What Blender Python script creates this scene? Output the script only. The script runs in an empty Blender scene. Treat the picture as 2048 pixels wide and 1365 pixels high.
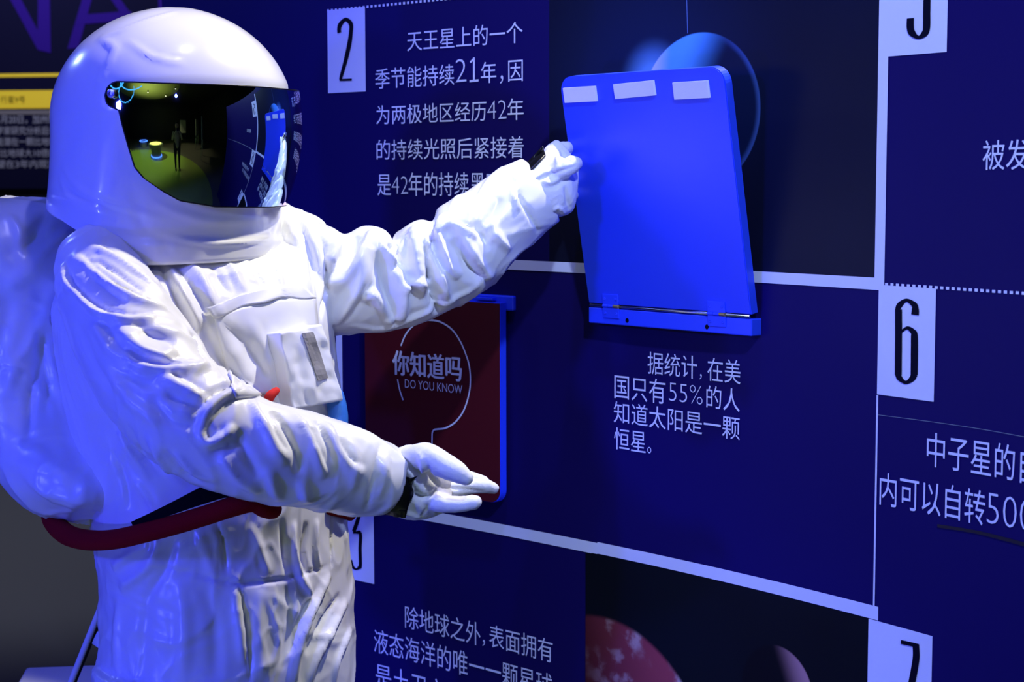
import bpy, bmesh, math, random
import numpy as np
from mathutils import Vector, Matrix
from mathutils.bvhtree import BVHTree
random.seed(7)
PI = math.pi
SC = bpy.context.scene
COL = SC.collection

# ------------------------------------------------------------------ camera
F_PX, PITCH, ROLL = 3482.8, 0.09117, -0.00203
CAM = Vector((0, 0, 1.6))
cd = bpy.data.cameras.new('camera')
cd.sensor_width = 36.0
cd.lens = F_PX / 2048 * 36.0
cd.clip_start = .05
cd.clip_end = 60
cd.dof.use_dof = True
cd.dof.focus_distance = 2.95
cd.dof.aperture_fstop = 7.0
cam = bpy.data.objects.new('camera', cd)
COL.objects.link(cam)
cam.location = CAM
cam.matrix_world = Matrix.Translation(CAM) @ Matrix.Rotation(PI / 2 - PITCH, 4, 'X') @ Matrix.Rotation(ROLL, 4, 'Z')
SC.camera = cam

# ------------------------------------------------------------------ world, lamps, exposure
w = bpy.data.worlds.new('world')
SC.world = w
w.use_nodes = True
w.node_tree.nodes['Background'].inputs[0].default_value = (.10, .10, .22, 1)
w.node_tree.nodes['Background'].inputs[1].default_value = .02
vs = SC.view_settings
vs.view_transform = 'Standard'
vs.look = 'None'
vs.exposure = 0.0
vs.gamma = 1.0
vs.use_curve_mapping = False


def aim(o, tgt):
    o.rotation_euler = (Vector(tgt) - o.location).to_track_quat('-Z', 'Y').to_euler()


def spot(name, loc, tgt, power, color, size, angle, blend=.4):
    l = bpy.data.lights.new(name, 'SPOT')
    l.energy = power
    l.color = color
    l.shadow_soft_size = size
    l.spot_size = math.radians(angle)
    l.spot_blend = blend
    o = bpy.data.objects.new(name, l)
    o.location = loc
    COL.objects.link(o)
    aim(o, tgt)
    return o


def area(name, loc, tgt, power, color, sx, sy):
    l = bpy.data.lights.new(name, 'AREA')
    l.energy = power
    l.color = color
    l.shape = 'RECTANGLE'
    l.size = sx
    l.size_y = sy
    o = bpy.data.objects.new(name, l)
    o.location = loc
    COL.objects.link(o)
    aim(o, tgt)
    return o


L_WHITE = (.95, 3.15, 4.0)
spot('warm_white_spotlight', L_WHITE, (-.47, 2.9, 1.25), 440, (1, .94, .76), .05, 34, .5)
spot('white_spotlight', (-.10, 2.35, 3.8), (-.30, 2.95, 1.6), 12, (1, .95, .86), .05, 40, .5)
spot('blue_wash_lamp', (-2.5, .7, 2.25), (-.3, 3.0, 1.2), 230, (.034, .042, 1.0), .12, 100, .5)
spot('blue_side_fill', (-2.4, 1.1, .75), (-.4, 2.9, 1.1), 110, (.045, .055, 1.0), .06, 70, .5)  # added fill without a fixture, keeps the shaded undersides blue
spot('blue_wall_wash', (.6, .6, 3.3), (.72, 2.8, 1.72), 330, (.42, .54, 1.0), .06, 50, .7)
spot('blue_wall_wash', (-.08, 2.5, 3.95), (-.02, 3.5, 1.15), 170, (.08, .11, 1.0), .04, 48, .7)  # added steep fill for the left wall, arm shadows land below view
spot('blue_low_fill', (.95, .5, .55), (-.02, 3.45, .72), 130, (.09, .12, 1.0), .04, 24, .8)  # added low fill, only there to turn the lower left wall blue
spot('blue_front_fill', (.0, -.3, 2.7), (-.45, 2.9, 1.2), 22, (.06, .08, 1.0), .05, 34, .7)  # weak fill added on the camera side to tint the trousers
spot('blue_back_lamp', (-2.6, 4.6, 3.0), (-.55, 2.95, 1.5), 50, (.25, .35, 1.0), .10, 60, .5)
spot('hall_fill', (-2.2, -2.2, 3.9), (-2.0, -2.0, 0), 360, (.75, 1, .50), .06, 76, .5)  # added fill so the green floor reads in the visor
spot('hall_fill_warm', (1.0, -3.2, 4.0), (.9, -3.0, 0), 150, (1, .85, .6), .06, 84, .5)  # added warm fill, brightens the room mirrored in the visor
spot('ceiling_fill', (-2.4, -3.0, 2.4), (-2.2, -3.2, 4.3), 260, (.85, .90, .60), .05, 120, .5)  # fill added to lift the ceiling in the visor, no real fixture
spot('hall_fill', (-2.6, 7.6, 4.0), (-2.4, 8.2, 0), 170, (.80, .85, 1.0), .10, 80, .6)  # added fill for the far floor at lower left, unseen source

# ------------------------------------------------------------------ geometry of the view


def ray(x, y):
    a = (x - 1024) / F_PX
    b = -(y - 682.5) / F_PX
    c, s = math.cos(ROLL), math.sin(ROLL)
    a, b = c * a - s * b, s * a + c * b
    cp, sp = math.cos(PITCH), math.sin(PITCH)
    return Vector((a, cp + sp * b, -sp + cp * b))


def at(x, y, Y):
    d = ray(x, y)
    return CAM + d * (Y / d.y)


# curved exhibition wall: plan curve Y(u) with u = X / Y
Y0, WK, WQ = 3.4, 0.98326, -0.20485
_u = np.linspace(-.198, .62, 1600)
_Y = Y0 * np.exp(-WK * _u + WQ * _u * _u)
_X = _u * _Y
_s = np.concatenate([[0], np.cumsum(np.hypot(np.diff(_X), np.diff(_Y)))])
_s -= np.interp(0, _u, _s)
S_MIN, S_MAX = float(_s[0]), float(_s[-1])


def W(x, y):
    d = ray(x, y)
    u = d.x / d.y
    Y = float(np.interp(u, _u, _Y))
    return float(np.interp(u, _u, _s)), CAM.z + d.z / d.y * Y


def wall3(s, z, off=0.0):
    X = float(np.interp(s, _s, _X))
    Y = float(np.interp(s, _s, _Y))
    e = .01
    tx = float(np.interp(s + e, _s, _X) - np.interp(s - e, _s, _X))
    ty = float(np.interp(s + e, _s, _Y) - np.interp(s - e, _s, _Y))
    t = Vector((tx, ty, 0)).normalized()
    n = Vector((t.y, -t.x, 0))
    return Vector((X, Y, z)) + n * off


def wall_frame(s):
    a, b = wall3(s - .01, 0), wall3(s + .01, 0)
    t = (b - a).normalized()
    return t, Vector((t.y, -t.x, 0))


# ------------------------------------------------------------------ materials
MATS = {}


def mat(name, color, rough=.5, metal=0, spec=.5, emit=None, estr=0, coat=0, sheen=0, bump=None):
    if name in MATS:
        return MATS[name]
    m = bpy.data.materials.new(name)
    m.use_nodes = True
    nt = m.node_tree
    b = nt.nodes['Principled BSDF']
    b.inputs['Base Color'].default_value = (*color, 1)
    b.inputs['Roughness'].default_value = rough
    b.inputs['Metallic'].default_value = metal
    b.inputs['Specular IOR Level'].default_value = spec
    b.inputs['Coat Weight'].default_value = coat
    b.inputs['Sheen Weight'].default_value = sheen
    if emit:
        b.inputs['Emission Color'].default_value = (*emit, 1)
        b.inputs['Emission Strength'].default_value = estr
    if bump:
        tc = nt.nodes.new('ShaderNodeTexCoord')
        n = nt.nodes.new('ShaderNodeTexNoise')
        n.inputs['Scale'].default_value = bump[0]
        n.inputs['Detail'].default_value = bump[2] if len(bump) > 2 else 3
        bp = nt.nodes.new('ShaderNodeBump')
        bp.inputs['Strength'].default_value = 1
        bp.inputs['Distance'].default_value = bump[1]
        nt.links.new(tc.outputs['Object'], n.inputs['Vector'])
        nt.links.new(n.outputs['Fac'], bp.inputs['Height'])
        nt.links.new(bp.outputs['Normal'], b.inputs['Normal'])
    MATS[name] = m
    return m


class NT:
    """small helper to write node maths"""

    def __init__(self, m):
        self.nt = m.node_tree
        self.b = self.nt.nodes['Principled BSDF']

    def val(self, node_in, v):
        if isinstance(v, (int, float)):
            node_in.default_value = v
        else:
            self.nt.links.new(v, node_in)

    def m(self, op, a, b=0.0, c=0.0):
        n = self.nt.nodes.new('ShaderNodeMath')
        n.operation = op
        self.val(n.inputs[0], a)
        self.val(n.inputs[1], b)
        self.val(n.inputs[2], c)
        return n.outputs[0]

    def ss(self, v, lo, hi, a=0.0, b=1.0):
        n = self.nt.nodes.new('ShaderNodeMapRange')
        n.interpolation_type = 'SMOOTHSTEP'
        self.val(n.inputs['Value'], v)
        for k, x in (('From Min', lo), ('From Max', hi), ('To Min', a), ('To Max', b)):
            n.inputs[k].default_value = x
        return n.outputs[0]

    def mix(self, f, a, b):
        n = self.nt.nodes.new('ShaderNodeMix')
        n.data_type = 'RGBA'
        self.val(n.inputs['Factor'], f)
        for i, v in ((6, a), (7, b)):
            if isinstance(v, tuple):
                n.inputs[i].default_value = (*v, 1)
            else:
                self.nt.links.new(v, n.inputs[i])
        return n.outputs[2]

    def noise(self, vec, scale, detail=4):
        n = self.nt.nodes.new('ShaderNodeTexNoise')
        n.inputs['Scale'].default_value = scale
        n.inputs['Detail'].default_value = detail
        self.nt.links.new(vec, n.inputs['Vector'])
        return n.outputs['Fac']

    def uv(self):
        n = self.nt.nodes.new('ShaderNodeUVMap')
        s = self.nt.nodes.new('ShaderNodeSeparateXYZ')
        self.nt.links.new(n.outputs[0], s.inputs[0])
        return n.outputs[0], s.outputs[0], s.outputs[1]


M_NAVY = mat('navy_print', (.0085, .0042, .082), .5, spec=.12, bump=(900, .00006))
M_WHITE = mat('white_print', (.86, .88, .92), .45, spec=.25)
M_INK = mat('dark_ink', (.003, .003, .012), .6, spec=.08)
M_SUIT = mat('suit_fabric', (.88, .88, .86), .32, spec=.5, coat=.4)
M_SUIT.node_tree.nodes['Principled BSDF'].inputs['Coat Roughness'].default_value = .22
M_GLOVE = mat('glove_fabric', (.88, .88, .88), .42, bump=(160, .0006))
M_HELM = mat('helmet_shell', (.90, .90, .88), .22, coat=.5, bump=(14, .0012, 1))
M_BOARD = mat('blue_paint', (.022, .07, .85), .36, bump=(500, .00008))
M_FOAM = mat('white_foam', (.85, .85, .88), .7, bump=(600, .0003))
M_RED = mat('dark_red_print', (.10, .006, .012), .42)
M_REDF = mat('red_felt', (.26, .004, .008), .95, spec=.1, bump=(500, .0008))
M_BLACK = mat('black_vinyl', (.005, .005, .006), .3, spec=.3)
M_VELCRO = mat('grey_hook_tape', (.27, .26, .25), .9, bump=(1200, .0006))
M_METAL = mat('steel', (.55, .56, .58), .25, metal=1)
M_FLOOR = mat('floor_grey', (.12, .12, .13), .55, bump=(60, .0004))
M_CEIL = mat('ceiling_dark', (.07, .065, .06), .8)
M_DARKWALL = mat('dark_wall', (.05, .045, .045), .7)
M_BLUEHOSE = mat('blue_sleeve', (.03, .16, .55), .45, bump=(120, .0006))

# ------------------------------------------------------------------ object helpers


def tag(o, label=None, cat=None, group=None, kind=None):
    if label:
        o['label'] = label
    if cat:
        o['category'] = cat
    if group:
        o['group'] = group
    if kind:
        o['kind'] = kind
    return o


def empty(name, loc=(0, 0, 0)):
    o = bpy.data.objects.new(name, None)
    o.empty_display_size = .05
    o.location = loc
    COL.objects.link(o)
    return o


def link(name, me, m, parent=None, smooth=False):
    o = bpy.data.objects.new(name, me)
    COL.objects.link(o)
    if m is not None:
        me.materials.clear()
        me.materials.append(m)
    if parent is not None:
        o.parent = parent
        o.matrix_parent_inverse = Matrix.Translation(-parent.matrix_basis.translation) if parent.type == 'EMPTY' else Matrix()
    if smooth:
        me.shade_smooth()
    return o


def mesh(name, vs_, fs, m, parent=None, smooth=False):
    me = bpy.data.meshes.new(name)
    me.from_pydata([tuple(v) for v in vs_], [], fs)
    me.update()
    return link(name, me, m, parent, smooth)


def bm_obj(name, bm, m, parent=None, smooth=False):
    me = bpy.data.meshes.new(name)
    bm.normal_update()
    bm.to_mesh(me)
    bm.free()
    return link(name, me, m, parent, smooth)


def box_bm(bm, o, ax, ay, az, bev=0.0, seg=2):
    """box from corner o spanned by three vectors"""
    vv = []
    for i in (0, 1):
        for j in (0, 1):
            for k in (0, 1):
                vv.append(bm.verts.new(o + ax * i + ay * j + az * k))
    idx = [(0, 1, 3, 2), (4, 6, 7, 5), (0, 4, 5, 1), (2, 3, 7, 6), (0, 2, 6, 4), (1, 5, 7, 3)]
    ff = [bm.faces.new([vv[i] for i in f]) for f in idx]
    bmesh.ops.recalc_face_normals(bm, faces=ff)
    if bev:
        es = list({e for f in ff for e in f.edges})
        bmesh.ops.bevel(bm, geom=es, offset=bev, segments=seg, affect='EDGES', profile=.5)


def catmull(P, n):
    """resample a list of arrays through Catmull-Rom"""
    P = np.array(P, float)
    Q = np.vstack([2 * P[0] - P[1], P, 2 * P[-1] - P[-2]])
    out = []
    for i in range(len(P) - 1):
        a, b, c, d = Q[i:i + 4]
        for t in np.linspace(0, 1, n, endpoint=False):
            out.append(.5 * (2 * b + (c - a) * t + (2 * a - 5 * b + 4 * c - d) * t * t + (3 * b - a - 3 * c + d) * t ** 3))
    out.append(P[-1])
    return np.array(out)


def rings_bm(bm, rings, closed=True):
    """rings: list of lists of points"""
    R = [[bm.verts.new(Vector(p)) for p in r] for r in rings]
    n = len(R[0])
    for a, b in zip(R[:-1], R[1:]):
        for i in range(n):
            j = (i + 1) % n
            bm.faces.new((a[i], a[j], b[j], b[i]))
    if closed:
        for r in (R[0], R[-1]):
            c = bm.verts.new(sum((v.co for v in r), Vector()) / n)
            for i in range(n):
                bm.faces.new((r[i], r[(i + 1) % n], c))


def sleeve_bm(bm, st, depth=1.0, n=32, sub=5, inner=None):
    """st: (xt,yt,xb,yb,Y[,depth]) silhouette stations in view pixels at depth Y"""
    rows = []
    for s in st:
        dp = s[5] if len(s) > 5 else depth
        a, b = at(s[0], s[1], s[4]), at(s[2], s[3], s[4])
        rows.append([*a, *b, dp])
    rows = catmull(rows, sub)
    cen = (rows[:, :3] + rows[:, 3:6]) / 2
    tan = np.gradient(cen, axis=0)
    rings = []
    for i, r in enumerate(rows):
        c = Vector(cen[i])
        ax = Vector(r[:3]) - c
        h = ax.length
        ax.normalize()
        t = Vector(tan[i]).normalized()
        bx = t.cross(ax).normalized()
        rings.append([c + ax * (h * math.cos(q)) + bx * (h * r[6] * math.sin(q)) for q in [2 * PI * k / n for k in range(n)]])
    if inner:
        last = rings[-1]
        c = sum(last, Vector()) / n
        t = Vector(tan[-1]).normalized()
        for sc, back in ((.90, .001), (.84, .012), (.82, .035)):
            rings.append([c + (p - c) * sc - t * back for p in last])
    rings_bm(bm, rings)


def chain_bm(bm, pts, n=16, sub=5, flat=1.0):
    """pts: (x,y,Y,r) or Vector-based (X,Y,Z,r,'w'); tube with rounded ends"""
    rows = []
    for p in pts:
        if len(p) == 5:
            rows.append([p[0], p[1], p[2], p[3]])
        else:
            rows.append([*at(p[0], p[1], p[2]), p[3]])
    rows = catmull(rows, sub)
    P = rows[:, :3]
    tan = np.gradient(P, axis=0)
    rings = []
    ref = Vector((0, 0, 1))
    t0 = Vector(tan[0]).normalized()
    if abs(t0.dot(ref)) > .9:
        ref = Vector((1, 0, 0))

    def ring(c, t, r):
        nonlocal ref
        bx = t.cross(ref).normalized()
        ay = bx.cross(t).normalized()
        ref = ay
        return [c + ay * (r * flat * math.cos(q)) + bx * (r * math.sin(q)) for q in [2 * PI * k / n for k in range(n)]]
    m_ = len(P)
    for i in range(m_):
        t = Vector(tan[i]).normalized()
        c = Vector(P[i])
        r = rows[i, 3]
        if i == 0:
            for a in (80, 60, 35):
                a = math.radians(a)
                rings.append(ring(c - t * r * math.sin(a), t, r * math.cos(a)))
        rings.append(ring(c, t, r))
        if i == m_ - 1:
            for a in (35, 60, 80):
                a = math.radians(a)
                rings.append(ring(c + t * r * math.sin(a), t, r * math.cos(a)))
    rings_bm(bm, rings)


def voxel(bm, size, smooth=0, sf=.5):
    """union everything in bm by voxel remeshing; returns a mesh"""
    bmesh.ops.recalc_face_normals(bm, faces=bm.faces)
    me = bpy.data.meshes.new('tmp')
    bm.to_mesh(me)
    bm.free()
    o = bpy.data.objects.new('tmp', me)
    COL.objects.link(o)
    r = o.modifiers.new('r', 'REMESH')
    r.mode = 'VOXEL'
    r.voxel_size = size
    if smooth:
        s = o.modifiers.new('s', 'SMOOTH')
        s.factor = sf
        s.iterations = smooth
    dg = bpy.context.evaluated_depsgraph_get()
    out = bpy.data.meshes.new_from_object(o.evaluated_get(dg))
    bpy.data.objects.remove(o)
    bpy.data.meshes.remove(me)
    return out


def get_co(me):
    a = np.empty(len(me.vertices) * 3)
    me.vertices.foreach_get('co', a)
    return a.reshape(-1, 3)


def set_co(me, a):
    me.vertices.foreach_set('co', a.reshape(-1))
    me.update()


def get_no(me):
    a = np.empty(len(me.vertices) * 3)
    me.vertex_normals.foreach_get('vector', a)
    return a.reshape(-1, 3)


def bvh_of(me):
    co = get_co(me)
    return BVHTree.FromPolygons([Vector(c) for c in co], [tuple(p.vertices) for p in me.polygons])


def hit(bvh, x, y):
    h = bvh.ray_cast(CAM, ray(x, y).normalized(), 12)
    return (h[0], h[1]) if h[0] is not None else (None, None)


def sculpt(me, bvh, strokes, gain=1.0):
    """cloth folds as ridges (h>0) and grooves (h<0) along curves on the surface.
    stroke: (points px, width px, height mm, asymmetry)"""
    co = get_co(me)
    no = get_no(me)
    disp = np.zeros(len(co))
    for st in strokes:
        pts, wpx, hmm = st[0], st[1], st[2]
        asym = st[3] if len(st) > 3 else 0.0
        C = catmull(pts, 6)
        P = []
        for x, y in C:
            h, n = hit(bvh, x, y)
            if h is not None:
                P.append([*h, *n])
        if len(P) < 2:
            continue
        P = np.array(P)
        N = P[:, 3:]
        P = P[:, :3]
        wid = wpx * P[:, 1].mean() / F_PX
        lo, hi = P.min(0) - wid * 4, P.max(0) + wid * 4
        sel = np.where(((co > lo) & (co < hi)).all(1))[0]
        if len(sel) == 0:
            continue
        V = co[sel]
        A, B = P[:-1], P[1:]
        AB = B - A
        L2 = (AB ** 2).sum(1) + 1e-12
        seglen = np.sqrt(L2)
        cum = np.concatenate([[0], np.cumsum(seglen)])
        tot = cum[-1]
        best = np.full(len(V), 1e9)
        bt = np.zeros(len(V))
        bs = np.zeros(len(V))
        for k in range(len(A)):
            if seglen[k] > .05:
                continue
            t = np.clip(((V - A[k]) @ AB[k]) / L2[k], 0, 1)
            D = V - (A[k] + t[:, None] * AB[k])
            d = np.sqrt((D ** 2).sum(1))
            side = np.sign(D @ np.cross(N[k], AB[k]))
            m_ = d < best
            best[m_] = d[m_]
            bt[m_] = ((cum[k] + t * seglen[k]) / tot)[m_]
            bs[m_] = side[m_]
        facing = np.clip((no[sel] @ N.mean(0)) * 2 + .3, 0, 1)
        taper = np.clip(np.sin(np.clip(bt, .0, 1) * PI), 0, 1) ** .6
        ww = np.where(bs > 0, wid * (1 - .55 * asym), wid * (1 + .55 * asym)) if asym else wid
        x = best / ww
        prof = np.exp(-x ** 2)
        if asym:
            xx = best / wid
            sd = 1.0 if asym > 0 else -1.0
            prof = prof - abs(asym) * .55 * np.exp(-((xx - 1.15) / .55) ** 2) * (bs == sd)
        disp[sel] += hmm * .001 * gain * taper * prof * facing
    set_co(me, co + no * disp[:, None])


def laplace(me, it=1, f=.5, mask=None):
    ed = np.empty(len(me.edges) * 2, dtype=np.int64)
    me.edges.foreach_get('vertices', ed)
    ed = ed.reshape(-1, 2)
    co = get_co(me)
    deg = np.bincount(ed.ravel(), minlength=len(co))[:, None]
    for _ in range(it):
        acc = np.zeros_like(co)
        for k in range(3):
            acc[:, k] = np.bincount(ed[:, 0], co[ed[:, 1], k], len(co)) + np.bincount(ed[:, 1], co[ed[:, 0], k], len(co))
        co = co + f * (acc / deg - co)
    set_co(me, co)


def patch_on(bvh, name, quad, m, parent, off=.004, thick=.004, nu=14, nv=14, wav=0.0, fallY=None, smooth=True, edge=None):
    """thin cloth piece laid over a surface; quad = TL,TR,BR,BL view points"""
    TL, TR, BR, BL = [np.array(q, float) for q in quad]
    g = []
    last = None
    for j in range(nv + 1):
        row = []
        v = j / nv
        for i in range(nu + 1):
            u = i / nu
            p = (TL * (1 - u) + TR * u) * (1 - v) + (BL * (1 - u) + BR * u) * v
            if edge:
                p = p + np.array(edge(u, v))
            h, n = hit(bvh, *p)
            if h is None:
                d = ray(*p)
                h = CAM + d * ((last[0].y if last else fallY) / d.y)
                n = last[1] if last else Vector((0, -1, 0))
            last = (h, n)
            o_ = off + wav * math.sin(9 * u + 3 * v) * v
            row.append((h + n * o_, n))
        g.append(row)
        last = row[0] and (g[-1][0][0], g[-1][0][1])
    vs_, fs = [], []
    W_ = nu + 1
    for layer in (0, 1):
        for row in g:
            for h, n in row:
                vs_.append(h + n * (thick if layer == 0 else -thick))
    nL = W_ * (nv + 1)
    for j in range(nv):
        for i in range(nu):
            a = j * W_ + i
            fs.append((a, a + W_, a + W_ + 1, a + 1))
            fs.append((a + nL, a + 1 + nL, a + W_ + 1 + nL, a + W_ + nL))
    for i in range(nu):
        fs.append((i, i + 1, i + 1 + nL, i + nL))
        b = nv * W_ + i
        fs.append((b, b + nL, b + 1 + nL, b + 1))
    for j in range(nv):
        a = j * W_
        fs.append((a, a + nL, a + W_ + nL, a + W_))
        b = a + nu
        fs.append((b, b + W_, b + W_ + nL, b + nL))
    o = mesh(name, vs_, fs, m, parent, smooth)
    return o


# ================================================================== SETTING
def plane_obj(name, vs_, m):
    o = mesh(name, vs_, [tuple(range(len(vs_)))], m)
    tag(o, kind='structure')
    return o


# room shell
XL, XR, YB, YF, ZC = -7.5, 5.5, -8.0, 13.0, 4.3
floor = plane_obj('floor', [(XL, YB, 0), (XR, YB, 0), (XR, YF, 0), (XL, YF, 0)], M_FLOOR)
ceiling = plane_obj('ceiling', [(XL, YB, ZC), (XL, YF, ZC), (XR, YF, ZC), (XR, YB, ZC)], M_CEIL)
plane_obj('wall_left', [(XL, YB, 0), (XL, YF, 0), (XL, YF, ZC), (XL, YB, ZC)], M_DARKWALL)
plane_obj('wall_rear', [(XL, YB, 0), (XL, YB, ZC), (XR, YB, ZC), (XR, YB, 0)], M_DARKWALL)
plane_obj('wall_far_side', [(XR, YB, 0), (XR, YB, ZC), (XR, YF, ZC), (XR, YF, 0)], M_DARKWALL)
wall_back = plane_obj('wall_back', [(XL, YF, 0), (XR, YF, 0), (XR, YF, ZC), (XL, YF, ZC)], M_DARKWALL)

# ---- the curved exhibition wall
WALL_H = 2.06
NS = 120


def wall_grid(s0, s1, z0, z1, off, step=.05):
    n = max(1, int((s1 - s0) / step))
    vs_, uv, fs = [], [], []
    for i in range(n + 1):
        s = s0 + (s1 - s0) * i / n
        for z in (z0, z1):
            vs_.append(wall3(s, z, off))
            uv.append((s, z))
    for i in range(n):
        a = 2 * i
        fs.append((a, a + 2, a + 3, a + 1))
    return vs_, uv, fs


def wall_piece(name, s0, s1, z0, z1, off, m, parent, thick=.0):
    vs_, uv, fs = wall_grid(s0, s1, z0, z1, off)
    o = mesh(name, vs_, fs, m, parent)
    l = o.data.uv_layers.new(name='UVMap')
    for lp in o.data.loops:
        l.data[lp.index].uv = uv[lp.vertex_index]
    return o


# solid carcass of the wall with navy face
vs_, uv, fs = [], [], []
for i in range(NS + 1):
    s = S_MIN + (S_MAX - S_MIN) * i / NS
    vs_ += [wall3(s, 0, 0), wall3(s, WALL_H, 0), wall3(s, WALL_H, -.12), wall3(s, 0, -.12)]
for i in range(NS):
    a, b = 4 * i, 4 * i + 4
    for k in range(4):
        fs.append((a + k, b + k, b + (k + 1) % 4, a + (k + 1) % 4))
fs += [(0, 1, 2, 3), (4 * NS + 3, 4 * NS + 2, 4 * NS + 1, 4 * NS)]
wall_right = mesh('wall_right', vs_, fs, M_NAVY)
tag(wall_right, 'curved navy blue exhibition wall printed with white lettering and planets', kind='structure')

PR = .0012   # print film proud of the wall


def S(x, y):
    return W(x, y)[0]


def Z(x, y):
    return W(x, y)[1]


# planet picture of cell two
z_st2t = (Z(1166, 526.1) + Z(1515, 543)) / 2
z_st2b = (Z(1168, 546.5) + Z(1520, 566)) / 2
z_lowt = (Z(900, 1028) + Z(1745, 1213.7) + Z(1197.6, 1085.5)) / 3
z_lowb = (Z(1060, 1079) + Z(1172, 1105) + Z(1738, 1238.6)) / 3
s_pl = S(1099.5, 260)
s_v0, s_v1 = S(1755, 270), S(1773.5, 340)
s_v_thin0, s_v_thin1 = S(1750.5, 1000), S(1754, 1000)
s_end = S_MAX - .05

m_pic = mat('planet_print_blue', (.01, .012, .03), .4, spec=.15)
q = NT(m_pic)
vec, us, uz = q.uv()
pc = W(1405, 222)
rx = (S(1522, 222) - S(1283, 222)) / 2
pc = (S(1283, 222) + rx, Z(1405, 222))
rz = Z(1400, 65) - Z(1400, 222)
dx = q.m('DIVIDE', q.m('SUBTRACT', us, pc[0]), rx)
dz = q.m('DIVIDE', q.m('SUBTRACT', uz, pc[1]), rz)
r = q.m('SQRT', q.m('ADD', q.m('MULTIPLY', dx, dx), q.m('MULTIPLY', dz, dz)))
inside = q.ss(r, .985, 1.01, 1, 0)
# lit side of the printed planet: a crescent toward upper left
lit = q.m('ADD', q.m('MULTIPLY', dx, -1.0), q.m('MULTIPLY', dz, .55))
day = q.ss(lit, -.05, .75)
pale = q.ss(q.m('ADD', q.m('MULTIPLY', dx, -1.1), q.m('MULTIPLY', dz, .05)), .55, .95)
rim = q.m('MULTIPLY', q.ss(r, .90, .995), q.ss(dx, .1, .9))
c1 = q.mix(day, (.006, .012, .045), (.14, .50, .95))
c1 = q.mix(pale, c1, (.80, .80, .95))
c1 = q.mix(q.m('MULTIPLY', rim, .7), c1, (.07, .15, .42))
nz = q.noise(vec, 1.6, 3)
gd = q.m('SQRT', q.m('ADD', q.m('POWER', q.m('ADD', dx, .80), 2.0), q.m('POWER', q.m('SUBTRACT', dz, .42), 2.0)))
glow = q.ss(gd, .0, .62, 1, 0)
haze = q.m('MULTIPLY', q.ss(gd, .1, 2.6, 1, 0), .6)
bg = q.mix(q.m('MULTIPLY', nz, .9), (.004, .004, .007), (.008, .012, .04))
bg = q.mix(haze, bg, (.010, .022, .085))
bg = q.mix(q.m('MULTIPLY', glow, 1.0), bg, (.20, .50, .95))
c = q.mix(inside, bg, c1)
q.nt.links.new(c, q.b.inputs['Base Color'])
wall_piece('planet_picture', s_pl, s_v0, z_st2t, WALL_H - .04, PR, m_pic, wall_right)

# picture of cell three: red planet and small moon
m_pic3 = mat('planet_print_red', (.01, .01, .012), .4, spec=.15)
q = NT(m_pic3)
vec, us, uz = q.uv()
s3l, s3r = S(1172, 1200), S(1737, 1300)
# red planet circle through three printed limb points
P1, P2, P3 = W(1175, 1229), W(1300, 1284), W(1366, 1365)
A = np.array([[2 * (P2[0] - P1[0]), 2 * (P2[1] - P1[1])], [2 * (P3[0] - P1[0]), 2 * (P3[1] - P1[1])]])
bvec = np.array([P2[0] ** 2 + P2[1] ** 2 - P1[0] ** 2 - P1[1] ** 2, P3[0] ** 2 + P3[1] ** 2 - P1[0] ** 2 - P1[1] ** 2])
cs, cz = np.linalg.solve(A, bvec)
Rr = math.hypot(P1[0] - cs, P1[1] - cz)


def circ(q, us, uz, cs, cz, R):
    dx = q.m('DIVIDE', q.m('SUBTRACT', us, float(cs)), float(R))
    dz = q.m('DIVIDE', q.m('SUBTRACT', uz, float(cz)), float(R))
    return dx, dz, q.m('SQRT', q.m('ADD', q.m('MULTIPLY', dx, dx), q.m('MULTIPLY', dz, dz)))


dx, dz, r = circ(q, us, uz, cs, cz, Rr)
ins = q.ss(r, .97, 1.01, 1, 0)
dayr = q.ss(q.m('ADD', dx, q.m('MULTIPLY', dz, .25)), -.25, 1.0)
cl = q.ss(q.noise(vec, 22, 7), .47, .64)
cl2 = q.ss(q.noise(vec, 8, 3), .42, .55)
c1 = q.mix(dayr, (.05, .006, .008), (.42, .07, .075))
c1 = q.mix(q.m('MULTIPLY', q.m('MULTIPLY', cl, cl2), q.m('MULTIPLY', dayr, 1.0)), c1, (.62, .46, .36))
M1, M2, M3 = W(1545, 1289), W(1598, 1320), W(1622, 1365)
A = np.array([[2 * (M2[0] - M1[0]), 2 * (M2[1] - M1[1])], [2 * (M3[0] - M1[0]), 2 * (M3[1] - M1[1])]])
bvec = np.array([M2[0] ** 2 + M2[1] ** 2 - M1[0] ** 2 - M1[1] ** 2, M3[0] ** 2 + M3[1] ** 2 - M1[0] ** 2 - M1[1] ** 2])
ms, mz = np.linalg.solve(A, bvec)
mR = math.hypot(M1[0] - ms, M1[1] - mz)
ex, ez, er = circ(q, us, uz, ms, mz, mR)
ins2 = q.ss(er, .96, 1.01, 1, 0)
day2 = q.ss(q.m('ADD', q.m('MULTIPLY', ex, 1.0), q.m('MULTIPLY', ez, .45)), .25, 1.05)
c2 = q.mix(day2, (.004, .004, .006), (.50, .26, .22))
st = q.nt.nodes.new('ShaderNodeTexVoronoi')
st.inputs['Scale'].default_value = 9
q.nt.links.new(vec, st.inputs['Vector'])
star = q.ss(st.outputs['Distance'], .008, .016, .7, 0)
bg = q.mix(q.m('MULTIPLY', q.noise(vec, 3, 2), .7), (.003, .003, .003), (.006, .012, .02))
bg = q.mix(star, bg, (.5, .6, .8))
c = q.mix(ins2, bg, c2)
c = q.mix(ins, c, c1)
q.nt.links.new(c, q.b.inputs['Base Color'])
wall_piece('planet_picture', s3l, s3r, .1, z_lowb, PR, m_pic3, wall_right)

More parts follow.
